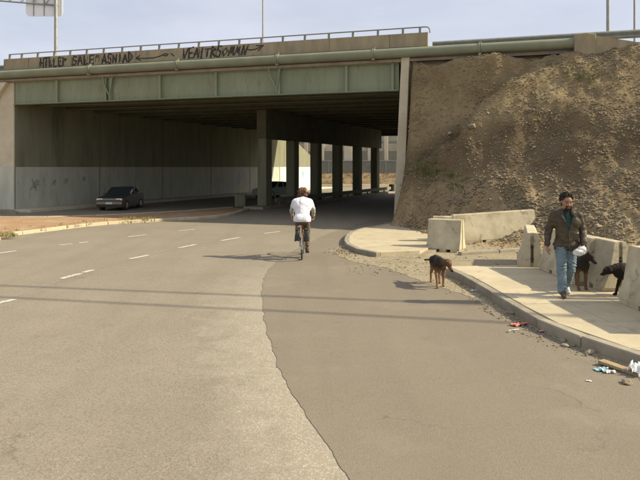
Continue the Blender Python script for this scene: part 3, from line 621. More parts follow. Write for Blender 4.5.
x0, _, z0 = sp(25, 16); x1, _, z1 = sp(62, -12); rr = .28
for (cx, cz, a0) in ((x0 + rr, z0 + rr, 180), (x1 - rr, z0 + rr, 270), (x1 - rr, z1 - rr, 0), (x0 + rr, z1 - rr, 90)):
    for k in range(6): a = R(a0 + k * 18); cn.append((cx + rr * math.cos(a), cz + rr * math.sin(a)))
M['signwhite'] = mat('white_sign_sheet', (0.86, 0.87, 0.88), (0.82, 0.83, 0.84), 1, .5)
m_ = MB(); m_.extr(cn, (0, .12, 0), (1, 0, 0), (0, 0, 1), (0, 1, 0), .03); m_.build('sign_panel', M['signwhite'], sg)
for px in (33, 43.5, 54, 60): a = sp(px, 15.5); b = sp(px, -11); m_ = MB(); m_.tube([(a[0], .09, a[2]), (b[0], .09, b[2])], .025, 6); m_.build('sign_brace', M['rail'], sg)

# unseen stand-in gantry, added so its two beams throw the paired shadow lines on the road
gt = thing('shadow_gantry', 'unseen twin beam gantry added to cast the paired shadow lines on the road', 'shadow caster', (12.8, 8.9, 0)); gt['_w'] = 1
ch = 6.6; sh = ch / math.tan(R(SUN_EL)); off = np.array((-SUN_AZ[0] * sh, -SUN_AZ[1] * sh))
for (a, b) in (((0, 285.5), (400, 301.5)), ((0, 297), (400, 317.5))):
    A = np.array(G(*a)[:2]) - off; B_ = np.array(G(*b)[:2]) - off; d = (B_ - A) / np.linalg.norm(B_ - A)
    m_ = MB(); p0 = A - d * 18; p1 = A + d * ((12.8 - A[0]) / d[0]); m_.tube([(*p0, ch), (*p1, ch)], 0.046, 10); m_.build('beam', M['galv'], gt)
    for p in (p0, p1): m_ = MB(); m_.tube([(*p, 0), (*p, ch)], 0.11, 10); m_.build('post', M['galv'], gt)

# ------------------------------------------------------------------ jersey barriers
def barrier(L, h=0.86):
    r = bpy.data.objects.new('jersey_barrier', None); COL.objects.link(r); r.empty_display_size = .2
    pf = [(-.30, .07), (-.30, .10), (-.20, .34), (-.115, h - .02), (-.095, h), (.095, h), (.115, h - .02), (.20, .34), (.30, .10), (.30, .07)]
    m_ = MB(); e = 0.05; k = 9; n = len(pf); V = []
    for j in range(k + 1):
        y = -L / 2 + e + (L - 2 * e) * j / k
        for x, z in pf: V.append((x + noise.noise(Vector((x * 9 + L, y * 4, z * 5))) * .014, y, z + noise.noise(Vector((x * 7, y * 6, z * 5 + L))) * .006))
    m_.add(V, [tuple(range(n)), tuple(range(k * n, k * n + n))] + [(j * n + i, j * n + (i + 1) % n, (j + 1) * n + (i + 1) % n, (j + 1) * n + i) for j in range(k) for i in range(n)])
    for sgn in (-1, 1):     # end cheeks leave a vertical key slot
        y0 = sgn * (L / 2 - e + 0.001)
        for sd in (-1, 1):
            half = [(sd * .035, .07), (sd * .30, .07), (sd * .30, .10), (sd * .20, .34), (sd * .115, h - .02), (sd * .095, h), (sd * .035, h)]
            half = [(x * .992, z * .996) for x, z in half]
            m_.extr(half, (0, y0, 0), (1, 0, 0), (0, 0, 1), (0, sgn, 0), e)
    b = m_.build('block_body', M['barrier'], r, smooth=25)
    m_ = MB(); nf = 3; seg = L / nf
    for j in range(nf): m_.box((0, -L / 2 + seg * (j + .5), .035), (.298, seg / 2 - .06, .0345))
    m_.build('foot', M['barrier'], r)
    for sgn in (-1, 1):
        m_ = MB(); m_.tube([(0, sgn * (L / 2 - .02), .22), (0, sgn * (L / 2 - .02), .60)], .013, 8); m_.build('coupling_rod', M['darkmetal'], r)
        for z in (.3, .55):
            m_ = MB(); m_.tube([(-.03, sgn * (L / 2 - .045), z), (-.02, sgn * (L / 2 + .0), z), (.02, sgn * (L / 2 + .0), z), (.03, sgn * (L / 2 - .045), z)], .009, 6); m_.build('loop', M['darkmetal'], r)
    return r
def place_b(L, cx, cy, z, deg, label, tilt=(0, 0), h=0.86):
    b = barrier(L, h); b.location = (cx, cy, z); b.rotation_euler = (R(tilt[0]), R(tilt[1]), R(deg)); tag(b, label, 'barrier', 'concrete barriers along the pavement and slope'); return b
ZW = 0.148
place_b(2.0, 4.86, 14.35, 0.02, -17, 'concrete barrier left of the walking man, its slotted end with a rod facing the camera')
place_b(1.95, 4.97, 12.25, ZW, 3, 'pale concrete barrier half hidden behind the walking man')
place_b(1.25, 5.10, 11.35, ZW, 8, 'concrete barrier behind the shepherd dog, between the man and the black dog')
place_b(2.0, 5.08, 8.95, ZW, 2, 'nearest concrete barrier, cut off by the right edge of the photo', h=.90)
place_b(0.92, 3.45, 17.05, 0.012, -119, 'short shaded concrete barrier at the slope foot, nearest the far side pavement')
place_b(0.55, 3.62, 18.35, 0.012, -100, 'concrete barrier whose pale top shows just behind the short shaded barrier', h=.84)
place_b(2.6, 5.30, 18.95, 0.07, -81, 'long pale concrete barrier lying half buried against the dirt slope', tilt=(3, 0))

# ------------------------------------------------------------------ stones and debris
def ico():
    bm = bmesh.new(); bmesh.ops.create_icosphere(bm, subdivisions=1, radius=1); v = np.array([t.co[:] for t in bm.verts]); f = [tuple(t.index for t in q.verts) for q in bm.faces]; bm.free(); return v, f
IV, IF = ico(); IFn = np.array(IF)
def scatter(name, mat_, spots, kind='stuff'):
    """spots: (x,y,z,size)"""
    n = len(spots); k = len(IV); V = np.zeros((n, k, 3))
    for i, (x, y, z, s) in enumerate(spots):
        a = random.uniform(0, 6.28); ca, sa = math.cos(a), math.sin(a)
        v = IV * (1 + np.random.uniform(-.28, .28, (k, 1))) * np.array((random.uniform(.7, 1.3), random.uniform(.7, 1.2), random.uniform(.45, .85))) * s
        V[i] = np.column_stack((v[:, 0] * ca - v[:, 1] * sa + x, v[:, 0] * sa + v[:, 1] * ca + y, v[:, 2] + z))
    Fx = (IFn[None] + (np.arange(n) * k)[:, None, None]).reshape(-1, 3)
    me = bpy.data.meshes.new(name); me.from_pydata(V.reshape(-1, 3).tolist(), [], Fx.tolist()); me.update(); me.materials.append(mat_)
    o = bpy.data.objects.new(name, me); COL.objects.link(o); o['kind'] = kind; return o
def emb_spots(n, smin, smax, f):
    o = []
    while len(o) < n:
        p = random.uniform(-0.8, 11) if random.random() < .9 else random.uniform(0, 20); q = random.uniform(0.2, 9.5)
        w = A0 + D * (p + SL + .25) - N * q; b = qb(max(p, 0)); t = q / b
        if p < -.05 and q < 1.2: continue
        if p < 0.0 and t < 1.0 and random.random() < .6: continue
        if random.random() > f(p, t): continue
        if w[0] / w[1] > .62: continue
        s = smin + (smax - smin) * random.random() ** 3.6 * (1.35 if .7 < t < 1.15 else 1.0)
        o.append((w[0], w[1], emb(w[0], w[1]) - .025 + s * .2, s))
    return o
dens = lambda p, t: (0.35 + 0.5 * math.exp(-((t - .95) / .25) ** 2) + 0.45 * math.exp(-((t - .35) / .2) ** 2)) * (.12 + 1.5 * max(0, noise.noise(Vector((p * .9, t * 5, 0))) + .25))
tag(scatter('rubble', M['stone'], emb_spots(30000, .006, .050, dens)), kind='stuff')
tag(scatter('soil_clods', M['darkstone'], emb_spots(12000, .008, .045, lambda p, t: .5 if t < 1.15 else .15)), kind='stuff')
# toe rubble among the barriers
sp_ = []
for _ in range(900):
    x = random.uniform(3.6, 9.5); y = random.uniform(16.8, 20.6)
    s = .008 + .05 * random.random() ** 4; sp_.append((x, y, max(emb(x, y) - .02, .0) + s * .3, s))
for _ in range(1200):
    x = random.uniform(5.35, 10); y = random.uniform(8, 17); s = .008 + .05 * random.random() ** 4; sp_.append((x, y, dz(x, y) + s * .2, s))
scatter('rubble', M['stone'], sp_)
# grit along the kerb and on the apron
kp = resample(catmull(KA, 8), .05); sp_ = []
for _ in range(3000):
    c = random.choice(kp); o = abs(random.gauss(0, .20)) + .02; s = .003 + .019 * random.random() ** 7
    y_ = c[1] + random.uniform(-.03, .03); sp_.append((c[0] - o * .97, y_ - o * .2, .008 + s * .3, s))
for _ in range(1500):
    g_ = G(random.uniform(345, 500), random.uniform(247, 276)); s = .003 + .024 * random.random() ** 6
    if g_[0] < 4.3 and not (g_[0] > 2.7 and g_[1] < 13.4): sp_.append((g_[0], g_[1], .012 + s * .3, s))
for _ in range(600):
    g_ = G(random.gauss(349, 6), random.gauss(251, 2.6)); s = .006 + .028 * random.random() ** 3; sp_.append((g_[0] - .05, g_[1] - .1, .01 + s * .3, s))
scatter('kerb_grit', M['darkstone'], sp_)
# larger rocks, each a thing
def rock(loc, s, m_, label, grp='rocks on the dirt slope'):
    bm = bmesh.new(); bmesh.ops.create_icosphere(bm, subdivisions=3, radius=1)
    sd = random.random() * 50
    for v in bm.verts:
        c = v.co.copy(); k = 1 + .35 * noise.noise(c * 1.1 + Vector((sd, 0, 0))) + .12 * noise.noise(c * 3.3 + Vector((0, sd, 0))); v.co = Vector((c.x * k * s[0], c.y * k * s[1], c.z * k * s[2]))
    me = bpy.data.meshes.new('rock'); bm.to_mesh(me); bm.free(); me.materials.append(m_)
    o = bpy.data.objects.new('rock', me); COL.objects.link(o); o.location = loc; o.rotation_euler = (0, 0, random.random() * 6); tag(o, label, 'rock', grp); return o
def on_slope(px, py):
    best = None
    for Y in np.arange(14, 27, .05):
        v = PX(px, py, Y); z = emb(v[0], v[1])
        if v[2] <= z: best = v; break
    return best if best is not None else PX(px, py, 24)
for (px, py, s, m_, lb_) in ((472, 126, .17, 'stone', 'pale angular rock jutting from the middle of the slope beside the steep cut'), (450, 133, .10, 'stone', 'small pale rock left of the jutting rock on the slope'),
                        (487, 113, .09, 'stone', 'small pale rock on the upper slope right of the steep cut'), (534, 147, .08, 'stone', 'lone white stone in the dark middle band of the slope'),
                        (590, 219, .16, 'stone', 'largest pale rock in the rubble at the slope foot right of the man'), (604, 215, .12, 'stone', 'pale rock in the rubble at the slope foot, right of the largest one'),
                        (598, 226, .13, 'darkstone', 'brown rock below the pale rocks at the slope foot'), (626, 222, .13, 'stone', 'pale rock at the slope foot near the right edge of the photo')):
    v = on_slope(px, py); rock((v[0], v[1], v[2] - s * .1), (s, s * .8, s * .65), M[m_], lb_)

# weeds
def tufts(name, m_, spots, h, n):
    mb = MB()
    for (x, y, z) in spots:
        for _ in range(n):
            a = random.uniform(0, 6.28); l = h * random.uniform(.4, 1.1); w_ = .006 + h * .03; bx = x + random.gauss(0, h * .45); by = y + random.gauss(0, h * .45)
            dx, dy = math.cos(a), math.sin(a); ln_ = random.uniform(.1, .7) * l
            mb.add([(bx - dy * w_, by + dx * w_, z - .01), (bx + dy * w_, by - dx * w_, z - .01), (bx + dx * ln_ * .5 + dy * w_ * .7, by + dy * ln_ * .5 - dx * w_ * .7, z + l * .65), (bx + dx * ln_, by + dy * ln_, z + l)], [(0, 1, 2), (0, 2, 3)])
    o = mb.build(name, m_, None, fix=False); o['kind'] = 'stuff'; return o
sp_ = []
for _ in range(60):
    px, py = random.gauss(427, 9), random.gauss(171, 5.5); v = on_slope(px, py); sp_.append((v[0], v[1], emb(v[0], v[1]) - .03))
for _ in range(25):
    v = on_slope(random.gauss(455, 8), random.gauss(182, 4)); sp_.append((v[0], v[1], emb(v[0], v[1]) - .03))
for _ in range(22):
    v = on_slope(random.gauss(590, 12), random.gauss(78, 4)); sp_.append((v[0], v[1], emb(v[0], v[1]) - .03))
tufts('weeds', M['grass'], sp_, .13, 14)
sp_ = []
for _ in range(55):
    t = random.random(); px = random.uniform(-5, 150); py = np.interp(px, [0, 50, 100, 150], [232, 227, 222, 219.5]) + random.uniform(-3.0, 3.2); v = G(px, py, .08); sp_.append((v[0], v[1], .085))
for _ in range(60): v = G(random.uniform(-4, 16), random.uniform(234, 237), .08); sp_.append((v[0], v[1], .085))
for _ in range(45): v = G(random.gauss(140, 9), random.gauss(219.5, 1), .08); sp_.append((v[0], v[1], .1))
for _ in range(110):
    v = on_slope(random.uniform(415, 638), random.uniform(70, 215)); sp_.append((v[0], v[1], emb(v[0], v[1]) - .03))
tufts('dry_weeds', M['drygrass'], sp_, .11, 8)
sp_ = []
for _ in range(260):
    x = random.uniform(-4, 18); y = random.uniform(77.5, 87); sp_.append((x, y, bz(x, y)))
tufts('bank_scrub', M['brownbank'], sp_, .38, 12)

# litter
M['red'] = mat('red_wrapper', (0.45, 0.13, 0.09), (0.5, 0.2, 0.15), 20, .6)
M['pink'] = mat('faded_pink_plastic', (0.55, 0.26, 0.22), (0.6, 0.4, 0.35), 20, .6)
M['teal'] = mat('teal_wrapper', (0.10, 0.40, 0.42), (0.5, 0.55, 0.52), 30, .5)
M['paper'] = mat('white_paper', (0.78, 0.77, 0.74), (0.66, 0.65, 0.61), 15, .7)
M['wood'] = mat('weathered_plank', (0.40, 0.30, 0.17), (0.28, 0.20, 0.11), 4, .85, stretch=(20, 2, 2))
def scrap(px, py, w_, l_, m_, label, cat='litter', h=.03, ang=None, z=.01):
    bm = bmesh.new(); bmesh.ops.create_grid(bm, x_segments=9, y_segments=7, size=.5); sd = random.random() * 30
    for v in bm.verts:
        c = v.co.copy(); k = noise.noise(Vector((c.x * 3.2 + sd, c.y * 3.2, 0))); k2 = noise.noise(Vector((c.x * 8 + sd, c.y * 8, 3)))
        v.co = Vector((c.x * l_ + k2 * .15 * l_ * (abs(c.x) > .3), c.y * w_ + k * .2 * w_, (abs(k) * 1.6 + abs(k2) * .6) * h))
    me = bpy.data.meshes.new('litter_scrap'); bm.to_mesh(me); bm.free(); me.materials.append(m_)
    o = bpy.data.objects.new('litter_scrap', me); COL.objects.link(o); o.location = G(px, py, z); o.rotation_euler = (0, 0, ang if ang is not None else random.uniform(-.5, .5))
    tag(o, label, cat, 'litter along the kerb'); return o
scrap(519, 325, .13, .26, M['red'], 'flat red wrapper lying in the gutter, farthest of the coloured litter')
scrap(546, 331.5, .07, .24, M['pink'], 'crumpled pink plastic scrap with a white strip against the kerb')
scrap(554, 329, .09, .10, M['pink'], 'small pink scrap touching the kerb face', h=.08)
scrap(602, 370, .10, .16, M['teal'], 'teal and white wrapper on the road beside the plank')
scrap(610, 372.5, .07, .12, M['paper'], 'small white paper strip between the teal wrapper and the plank')
scrap(639, 374, .18, .24, M['paper'], 'large crumpled white paper at the right edge of the photo beside the kerb', h=.12)
scrap(589, 381, .03, .05, M['paper'], 'tiny white paper speck alone on the asphalt', h=.01)
scrap(514, 330, .02, .18, M['paper'], 'thin pale strip just below the red wrapper', h=.01)
scrap(474, 291, .06, .16, M['paper'], 'small white scrap in the gutter right of the lone brown dog')
scrap(461, 285, .05, .10, M['red'], 'small dark red scrap at the pavement corner beside the lone brown dog')
pl = MB(); pl.box((0, 0, .02), (.055, .24, .018)); plo = pl.build('wooden_plank', M['wood'], None, bevel=.004); plo.location = G(620, 369.5, .012); plo.rotation_euler = (R(3), 0, R(32)); tag(plo, 'short weathered wooden plank lying in the gutter against the kerb', 'plank')
for (px, py, s, lb_) in ((590, 353, .055, 'flat pale stone in the gutter midway along the kerb'), (565, 346, .04, 'small pale stone in the gutter left of the flat stone'), (563, 341, .045, 'brownish stone leaning on the kerb above the small pale stone'), (513, 314, .06, 'dark lump of dirt against the kerb behind the red wrapper'), (627, 383, .05, 'pale chip of concrete below the plank')):
    v = G(px, py, .01); rock((v[0], v[1], s * .4), (s * 1.3, s, s * .6), M['stone'] if s != .06 else M['darkstone'], lb_, 'loose stones in the gutter')

# ------------------------------------------------------------------ living things: capsule skeletons fused by voxel remesh
def cone_pts(p0, p1, r0, r1, n=14, flat=None):
    """round cone; flat=(dir,k) squashes the section along dir"""
    p0 = np.array(p0, float); p1 = np.array(p1, float); d = p1 - p0; L_ = np.linalg.norm(d)
    if L_ < 1e-6: d = np.array((0, 0, 1.0)); L_ = 1e-6
    d = d / max(np.linalg.norm(d), 1e-9); a = np.cross(d, (0, 0, 1) if abs(d[2]) < .9 else (0, 1, 0)); a /= np.linalg.norm(a); b = np.cross(d, a)
    rings = []
    for k in range(1, 6): t = -math.pi / 2 + math.pi / 2 * k / 5; rings.append((p0 + d * (r0 * math.sin(t)), r0 * math.cos(t)))
    for k in range(0, 5): t = math.pi / 2 * k / 5; rings.append((p1 + d * (r1 * math.sin(t)), r1 * math.cos(t)))
    V = [p0 - d * r0]
    for c, r in rings:
        for k in range(n):
            w = 2 * math.pi * k / n; V.append(c + a * (r * math.cos(w)) + b * (r * math.sin(w)))
    V.append(p1 + d * r1); V = np.array(V)
    if flat:
        f = np.array(flat[0], float); f /= np.linalg.norm(f); k = flat[1]
        tt = np.clip(((V - p0) @ d) / L_, 0, 1)[:, None]; ax = p0 + (p1 - p0) * tt; off = V - ax; cmp_ = (off @ f)[:, None]
        V = V + f * cmp_ * (k - 1)
    m_ = len(rings); Fs = [(0, 1 + (k + 1) % n, 1 + k) for k in range(n)]
    for i in range(m_ - 1):
        for k in range(n): Fs.append((1 + i * n + k, 1 + i * n + (k + 1) % n, 1 + (i + 1) * n + (k + 1) % n, 1 + (i + 1) * n + k))
    Fs += [(1 + (m_ - 1) * n + k, 1 + (m_ - 1) * n + (k + 1) % n, len(V) - 1) for k in range(n)]
    return V, Fs
def fuse(name, prims, voxel, m_, parent, smooth=4, keep=None, disp=0.0, dsc=8.0, post=None):
    mb = MB()
    for p in prims: mb.add(*cone_pts(*p[:4], flat=p[4] if len(p) > 4 else None))
    me = bpy.data.meshes.new(name); me.from_pydata(np.vstack(mb.v).tolist(), [], mb.f)
    bm = bmesh.new(); bm.from_mesh(me); bmesh.ops.recalc_face_normals(bm, faces=bm.faces); bm.to_mesh(me); bm.free()
    o = bpy.data.objects.new(name, me); COL.objects.link(o)
    rm = o.modifiers.new('r', 'REMESH'); rm.mode = 'VOXEL'; rm.voxel_size = voxel
    if smooth: sm = o.modifiers.new('s', 'SMOOTH'); sm.factor = .5; sm.iterations = smooth
    dg = bpy.context.evaluated_depsgraph_get(); dg.update(); me2 = bpy.data.meshes.new_from_object(o.evaluated_get(dg)); o.modifiers.clear(); o.data = me2
    bpy.data.meshes.remove(me)
    bm = bmesh.new(); bm.from_mesh(me2); bm.normal_update()
    if disp:
        for v in bm.verts:
            c = v.co; v.co = c + v.normal * disp * (noise.fractal(c * dsc, 1.0, 2.0, 3))
    if post: post(bm)
    if keep:
        kill = [f for f in bm.faces if not keep(f.calc_center_median())]
        bmesh.ops.delete(bm, geom=kill, context='FACES')
    bm.to_mesh(me2); bm.free()
    me2.polygons.foreach_set('use_smooth', [True] * len(me2.polygons)); me2.materials.clear()
    if m_: me2.materials.append(m_)
    me2.name = name; o.name = name; o.parent = parent; return o
def paint_attr(o, fn):
    me = o.data; at = me.color_attributes.new('tone', 'FLOAT_COLOR', 'POINT')
    buf = np.ones((len(me.vertices), 4)); 
    for i, v in enumerate(me.vertices): buf[i, :3] = fn(v.co)
    at.data.foreach_set('color', buf.ravel())
def attr_mat(name, rough=.8, fur=0.0, sc=60):
    m = bpy.data.materials.new(name); m.use_nodes = True; n = m.node_tree; b = n.nodes['Principled BSDF']; b.inputs['Roughness'].default_value = rough; b.inputs['Specular IOR Level'].default_value = .25
    a = n.nodes.new('ShaderNodeAttribute'); a.attribute_name = 'tone'
    tcn = n.nodes.new('ShaderNodeTexCoord'); t = n.nodes.new('ShaderNodeTexNoise'); t.inputs['Scale'].default_value = sc; t.inputs['Detail'].default_value = 4; n.links.new(tcn.outputs['Object'], t.inputs['Vector'])
    r = n.nodes.new('ShaderNodeMapRange'); r.inputs[1].default_value = .3; r.inputs[2].default_value = .7; r.inputs[3].default_value = .65; r.inputs[4].default_value = 1.35; n.links.new(t.outputs['Fac'], r.inputs[0])
    x = n.nodes.new('ShaderNodeVectorMath'); x.operation = 'SCALE'; n.links.new(a.outputs['Color'], x.inputs[0]); n.links.new(r.outputs[0], x.inputs['Scale']); n.links.new(x.outputs[0], b.inputs['Base Color'])
    if fur:
        bp = n.nodes.new('ShaderNodeBump'); bp.inputs['Distance'].default_value = fur; n.links.new(t.outputs['Fac'], bp.inputs['Height']); n.links.new(bp.outputs[0], b.inputs['Normal'])
    return m
M['fur'] = attr_mat('short_fur', .85, .006, 55); M['skin'] = attr_mat('skin', .6, .001, 80)
def cloth(name, c, c2, sc=9, bump=.004): return mat(name, c, c2, sc, .85, bump, 22, coord='obj', contrast=(.3, .7))
M['jacket'] = cloth('worn_brown_leather', (0.040, 0.031, 0.018), (0.105, 0.08, 0.046), 7, .006); M['jacket'].node_tree.nodes['Principled BSDF'].inputs['Roughness'].default_value = .5
M['jeans'] = cloth('faded_denim', (0.085, 0.135, 0.165), (0.23, 0.29, 0.31), 6, .004)
M['shirt'] = cloth('dark_green_shirt', (0.018, 0.05, 0.04), (0.03, 0.08, 0.06)); M['hair'] = cloth('black_hair', (0.018, 0.014, 0.01), (0.035, 0.026, 0.018), 30, .01)
M['brownhair'] = cloth('reddish_brown_hair', (0.10, 0.055, 0.03), (0.16, 0.09, 0.05), 30, .01)
M['tee'] = cloth('white_cotton', (0.80, 0.80, 0.82), (0.70, 0.70, 0.72), 4, .022); M['sleeve'] = cloth('grey_cotton', (0.42, 0.41, 0.36), (0.36, 0.35, 0.31), 5, .005)
M['trouser'] = cloth('brown_trousers', (0.16, 0.115, 0.07), (0.11, 0.08, 0.05), 6, .005); M['darkcloth'] = cloth('dark_grey_cloth', (0.045, 0.05, 0.04), (0.07, 0.072, 0.06), 6)
M['shoe'] = cloth('brown_leather_shoe', (0.07, 0.05, 0.035), (0.11, 0.08, 0.05)); M['whiteshoe'] = cloth('white_trainer', (0.62, 0.60, 0.55), (0.5, 0.48, 0.43))
M['eyewhite'] = mat('eye_white', (0.20, 0.17, 0.14), rough=.6); M['pupil'] = mat('pupil', (0.02, 0.015, 0.01), rough=.2); M['nail'] = mat('metal_snap', (0.5, 0.45, 0.3), rough=.4, metal=.8)
SKIN = (0.36, 0.20, 0.12)

def hand_prims(w, fdir, pdir, tdir, curl=.5, s=1.0):
    """w wrist, fdir finger direction, pdir palm normal, tdir thumb side"""
    w = np.array(w, float); f = np.array(fdir, float); f /= np.linalg.norm(f); p = np.array(pdir, float); p -= f * (p @ f); p /= np.linalg.norm(p); t = np.cross(f, p); t *= 1 if t @ np.array(tdir) > 0 else -1
    o = []; 
    for k in (-1, -.33, .33, 1): o.append((w + f * .015 * s + t * k * .018 * s, w + f * .09 * s + t * k * .032 * s, .016 * s, .0135 * s))
    for k, L_, r in ((-1, .060, .0075), (-.33, .074, .0085), (.33, .080, .0088), (1, .070, .0085)):
        a = w + f * .09 * s + t * k * .031 * s; c = curl
        b = a + (f * math.cos(c * .6) + p * math.sin(c * .6)) * L_ * .5 * s; d = b + (f * math.cos(c * 1.5) + p * math.sin(c * 1.5)) * L_ * .32 * s; e = d + (f * math.cos(c * 2.2) + p * math.sin(c * 2.2)) * L_ * .24 * s
        o += [(a, b, r * s * 1.08, r * s), (b, d, r * s, r * s * .92), (d, e, r * s * .92, r * s * .8)]
    a = w + f * .03 * s + t * .028 * s; b = a + (t * .8 + f * .75 + p * .3) * .035 * s; c_ = b + (f * .95 + t * .25 + p * .3) * .032 * s; d = c_ + (f * .95 + p * .35) * .024 * s
    o += [(a, b, .014 * s, .011 * s), (b, c_, .0105 * s, .0095 * s), (c_, d, .0095 * s, .008 * s)]
    return o
def head_prims(c, fwd, s=1.0, up=(0, 0, 1)):
    c = np.array(c, float); f = np.array(fwd, float); f /= np.linalg.norm(f); u = np.array(up, float); u -= f * (u @ f); u /= np.linalg.norm(u); r = np.cross(f, u)
    def q(x, y, z): return c + (r * x + f * y + u * z) * s
    P_ = [(q(0, -.035, .035), q(0, .015, .03), .085 * s, .080 * s, (r, .92)), (q(0, .02, -.02), q(0, .035, -.075), .072 * s, .046 * s, (r, .95)), (q(0, .055, -.088), q(0, .068, -.092), .026 * s, .022 * s),
          (q(-.045, 0, -.06), q(-.015, .055, -.09), .026 * s, .022 * s), (q(.045, 0, -.06), q(.015, .055, -.09), .026 * s, .022 * s),
          (q(-.033, .080, .018), q(.033, .080, .018), .014 * s, .014 * s), (q(0, .088, .008), q(0, .112, -.030), .009 * s, .0135 * s), (q(-.012, .098, -.034), q(.012, .098, -.034), .010 * s, .010 * s),
          (q(-.05, .055, -.02), q(-.035, .07, -.03), .02 * s, .018 * s), (q(.05, .055, -.02), q(.035, .07, -.03), .02 * s, .018 * s),
          (q(-.018, .086, -.056), q(.018, .086, -.056), .0085 * s, .0085 * s), (q(-.015, .084, -.068), q(.015, .084, -.068), .009 * s, .009 * s),
          (q(-.078, -.01, .0), q(-.084, -.02, -.025), .017 * s, .011 * s), (q(.078, -.01, .0), q(.084, -.02, -.025), .017 * s, .011 * s)]
    return P_, q
def body_prims(J, fem=False):
    sc = J.get('s', 1.0); o = []
    lat = np.array(J['sR']) - np.array(J['sL']); lat /= np.linalg.norm(lat)
    pel = (np.array(J['hL']) + np.array(J['hR'])) / 2; ch = np.array(J['chest']); nk = np.array(J['neck']); wst = (pel + ch) / 2
    fb_ = np.cross(lat, (0, 0, 1))
    o += [(pel + lat * .06, pel - lat * .06, .105, .105), (pel, wst, .125, .115, (fb_, .8)), (wst, ch, .12, .145, (fb_, .78)), (ch + lat * .07, ch - lat * .07, .115, .115, (fb_, .85)), (ch, nk, .10, .055), (nk, np.array(J['head']) , .052, .052)]
    for a in 'LR':
        s_, e, w, h, k, an, t = [np.array(J[x + a], float) for x in ('s', 'e', 'w', 'h', 'k', 'a', 't')]
        o += [(nk + (s_ - nk) * .2 + np.array((0, 0, -.03)), s_ + np.array((0, 0, -.01)), .045, .05), (s_, e, .052, .040), (e, w, .039, .026), (h, k, .085, .055), (k, k + (an - k) * .35, .052, .055), (k + (an - k) * .3, an, .056, .036), (an + np.array((0, 0, -.02)), t, .036, .026)]
    return o
def shoe(an, t, m_, parent, r=.045):
    an = np.array(an, float); t = np.array(t, float); d = t - an; d[2] = 0; d /= max(np.linalg.norm(d), 1e-6); sl = min(an[2], t[2])
    o = fuse('shoe', [(an - d * .03 + (0, 0, -.01), an + (0, 0, .015), r, r * .95), (an - d * .045 + (0, 0, -.035), t + (0, 0, -.005), r * .8, r * .78, ((0, 0, 1), .72)), (an + d * .03, t - d * .03, r * .9, r * .75)], .008, m_, parent, 2); return o

# ---- the man on the pavement
man = thing('person', 'bearded man in a brown leather jacket and jeans walking on the pavement', 'person', (G(566, 295, ZW)[0], G(566, 295, ZW)[1], ZW), R(-5))
J = dict(hL=(-.085, 0, .86), hR=(.085, .02, .86), kL=(-.105, -.10, .47), kR=(.075, -.03, .46), aL=(-.10, -.16, .085), aR=(.055, .20, .115), tL=(-.125, -.31, .035), tR=(.065, .07, .035),
         chest=(0, .0, 1.20), neck=(0, -.005, 1.40), head=(0, -.03, 1.50), sL=(-.195, 0, 1.345), sR=(.195, .0, 1.345), eL=(-.275, .05, 1.08), eR=(.285, .03, 1.08), wL=(-.315, -.03, .84), wR=(.245, -.13, .87))
hp, hq = head_prims((0, -.045, 1.56), (0.04, -1, -.10), 1.14)
bp_ = body_prims(J) + hp + hand_prims(J['wL'], (-.02, -.10, -1), (1, 0.1, 0), (0, -1, 0), .55) + hand_prims(J['wR'], (-.05, -.30, -.8), (-1, .2, 0), (0, -1, .3), .9)
bo = fuse('body', bp_, .0075, M['skin'], man, 2)
def face_tone(v, q0=np.array(hq(0, .085, -.062))):
    c = np.array(v); d = np.linalg.norm((c - q0) * (1, 1, 1.6)); base = np.array(SKIN)
    if d < .022: base = np.array((.30, .12, .09))
    if c[2] < 1.2: base = base * .95
    return base
paint_attr(bo, face_tone)
fuse('hair', [(hq(0, -.045, .055), hq(0, .005, .062), .090 * 1.12, .080 * 1.12), (hq(-.068, -.03, .03), hq(-.070, -.01, .0), .028, .02), (hq(.068, -.03, .03), hq(.070, -.01, .0), .028, .02), (hq(0, -.075, 0), hq(0, -.07, -.06), .065, .05), (hq(-.04, .05, .10), hq(.04, .05, .10), .025, .03)],
     .009, M['hair'], man, 1, keep=lambda c: (np.array(c) - hq(0, 0, 0)) @ np.array((0.04, -1, -.12)) < .072 + max(0, (c[2] - hq(0, 0, .07)[2])) * .6, disp=.035, dsc=34)
fuse('beard', [(hq(-.035, .055, -.098), hq(.035, .055, -.098), .024, .024), (hq(0, .073, -.092), hq(0, .073, -.108), .027, .022), (hq(-.028, .093, -.046), hq(0, .101, -.043), .008, .009), (hq(.028, .093, -.046), hq(0, .101, -.043), .008, .009), (hq(-.03, .09, -.05), hq(-.036, .08, -.08), .010, .012), (hq(.03, .09, -.05), hq(.036, .08, -.08), .010, .012)],
     .006, M['hair'], man, 1, disp=.007, dsc=40)
for sx_ in (-1, 1):
    m_ = MB(); m_.add(*cone_pts(hq(sx_ * .033, .077, .0), hq(sx_ * .033, .078, .0), .0112, .0112, 10)); e_ = m_.build('eye', M['eyewhite'], man, smooth=180)
    m_ = MB(); m_.add(*cone_pts(hq(sx_ * .033, .0865, -.001), hq(sx_ * .033, .087, -.001), .0055, .0055, 8)); m_.build('pupil', M['pupil'], e_)
    m_ = MB(); m_.add(*cone_pts(hq(sx_ * .014, .096, .022), hq(sx_ * .05, .088, .026), .0055, .0045, 8)); m_.build('eyebrow', M['hair'], man)
fuse('shirt', [((0, 0, .86), (0, 0, 1.2), .135, .150, ((0, 1, 0), .85)), ((-.07, 0, 1.22), (.07, 0, 1.22), .135, .135, ((0, 1, 0), .85)), ((0, 0, 1.25), (0, -.005, 1.40), .12, .07)], .012, M['shirt'], man, 3, disp=.008)
def wr(v, s0=0): return v
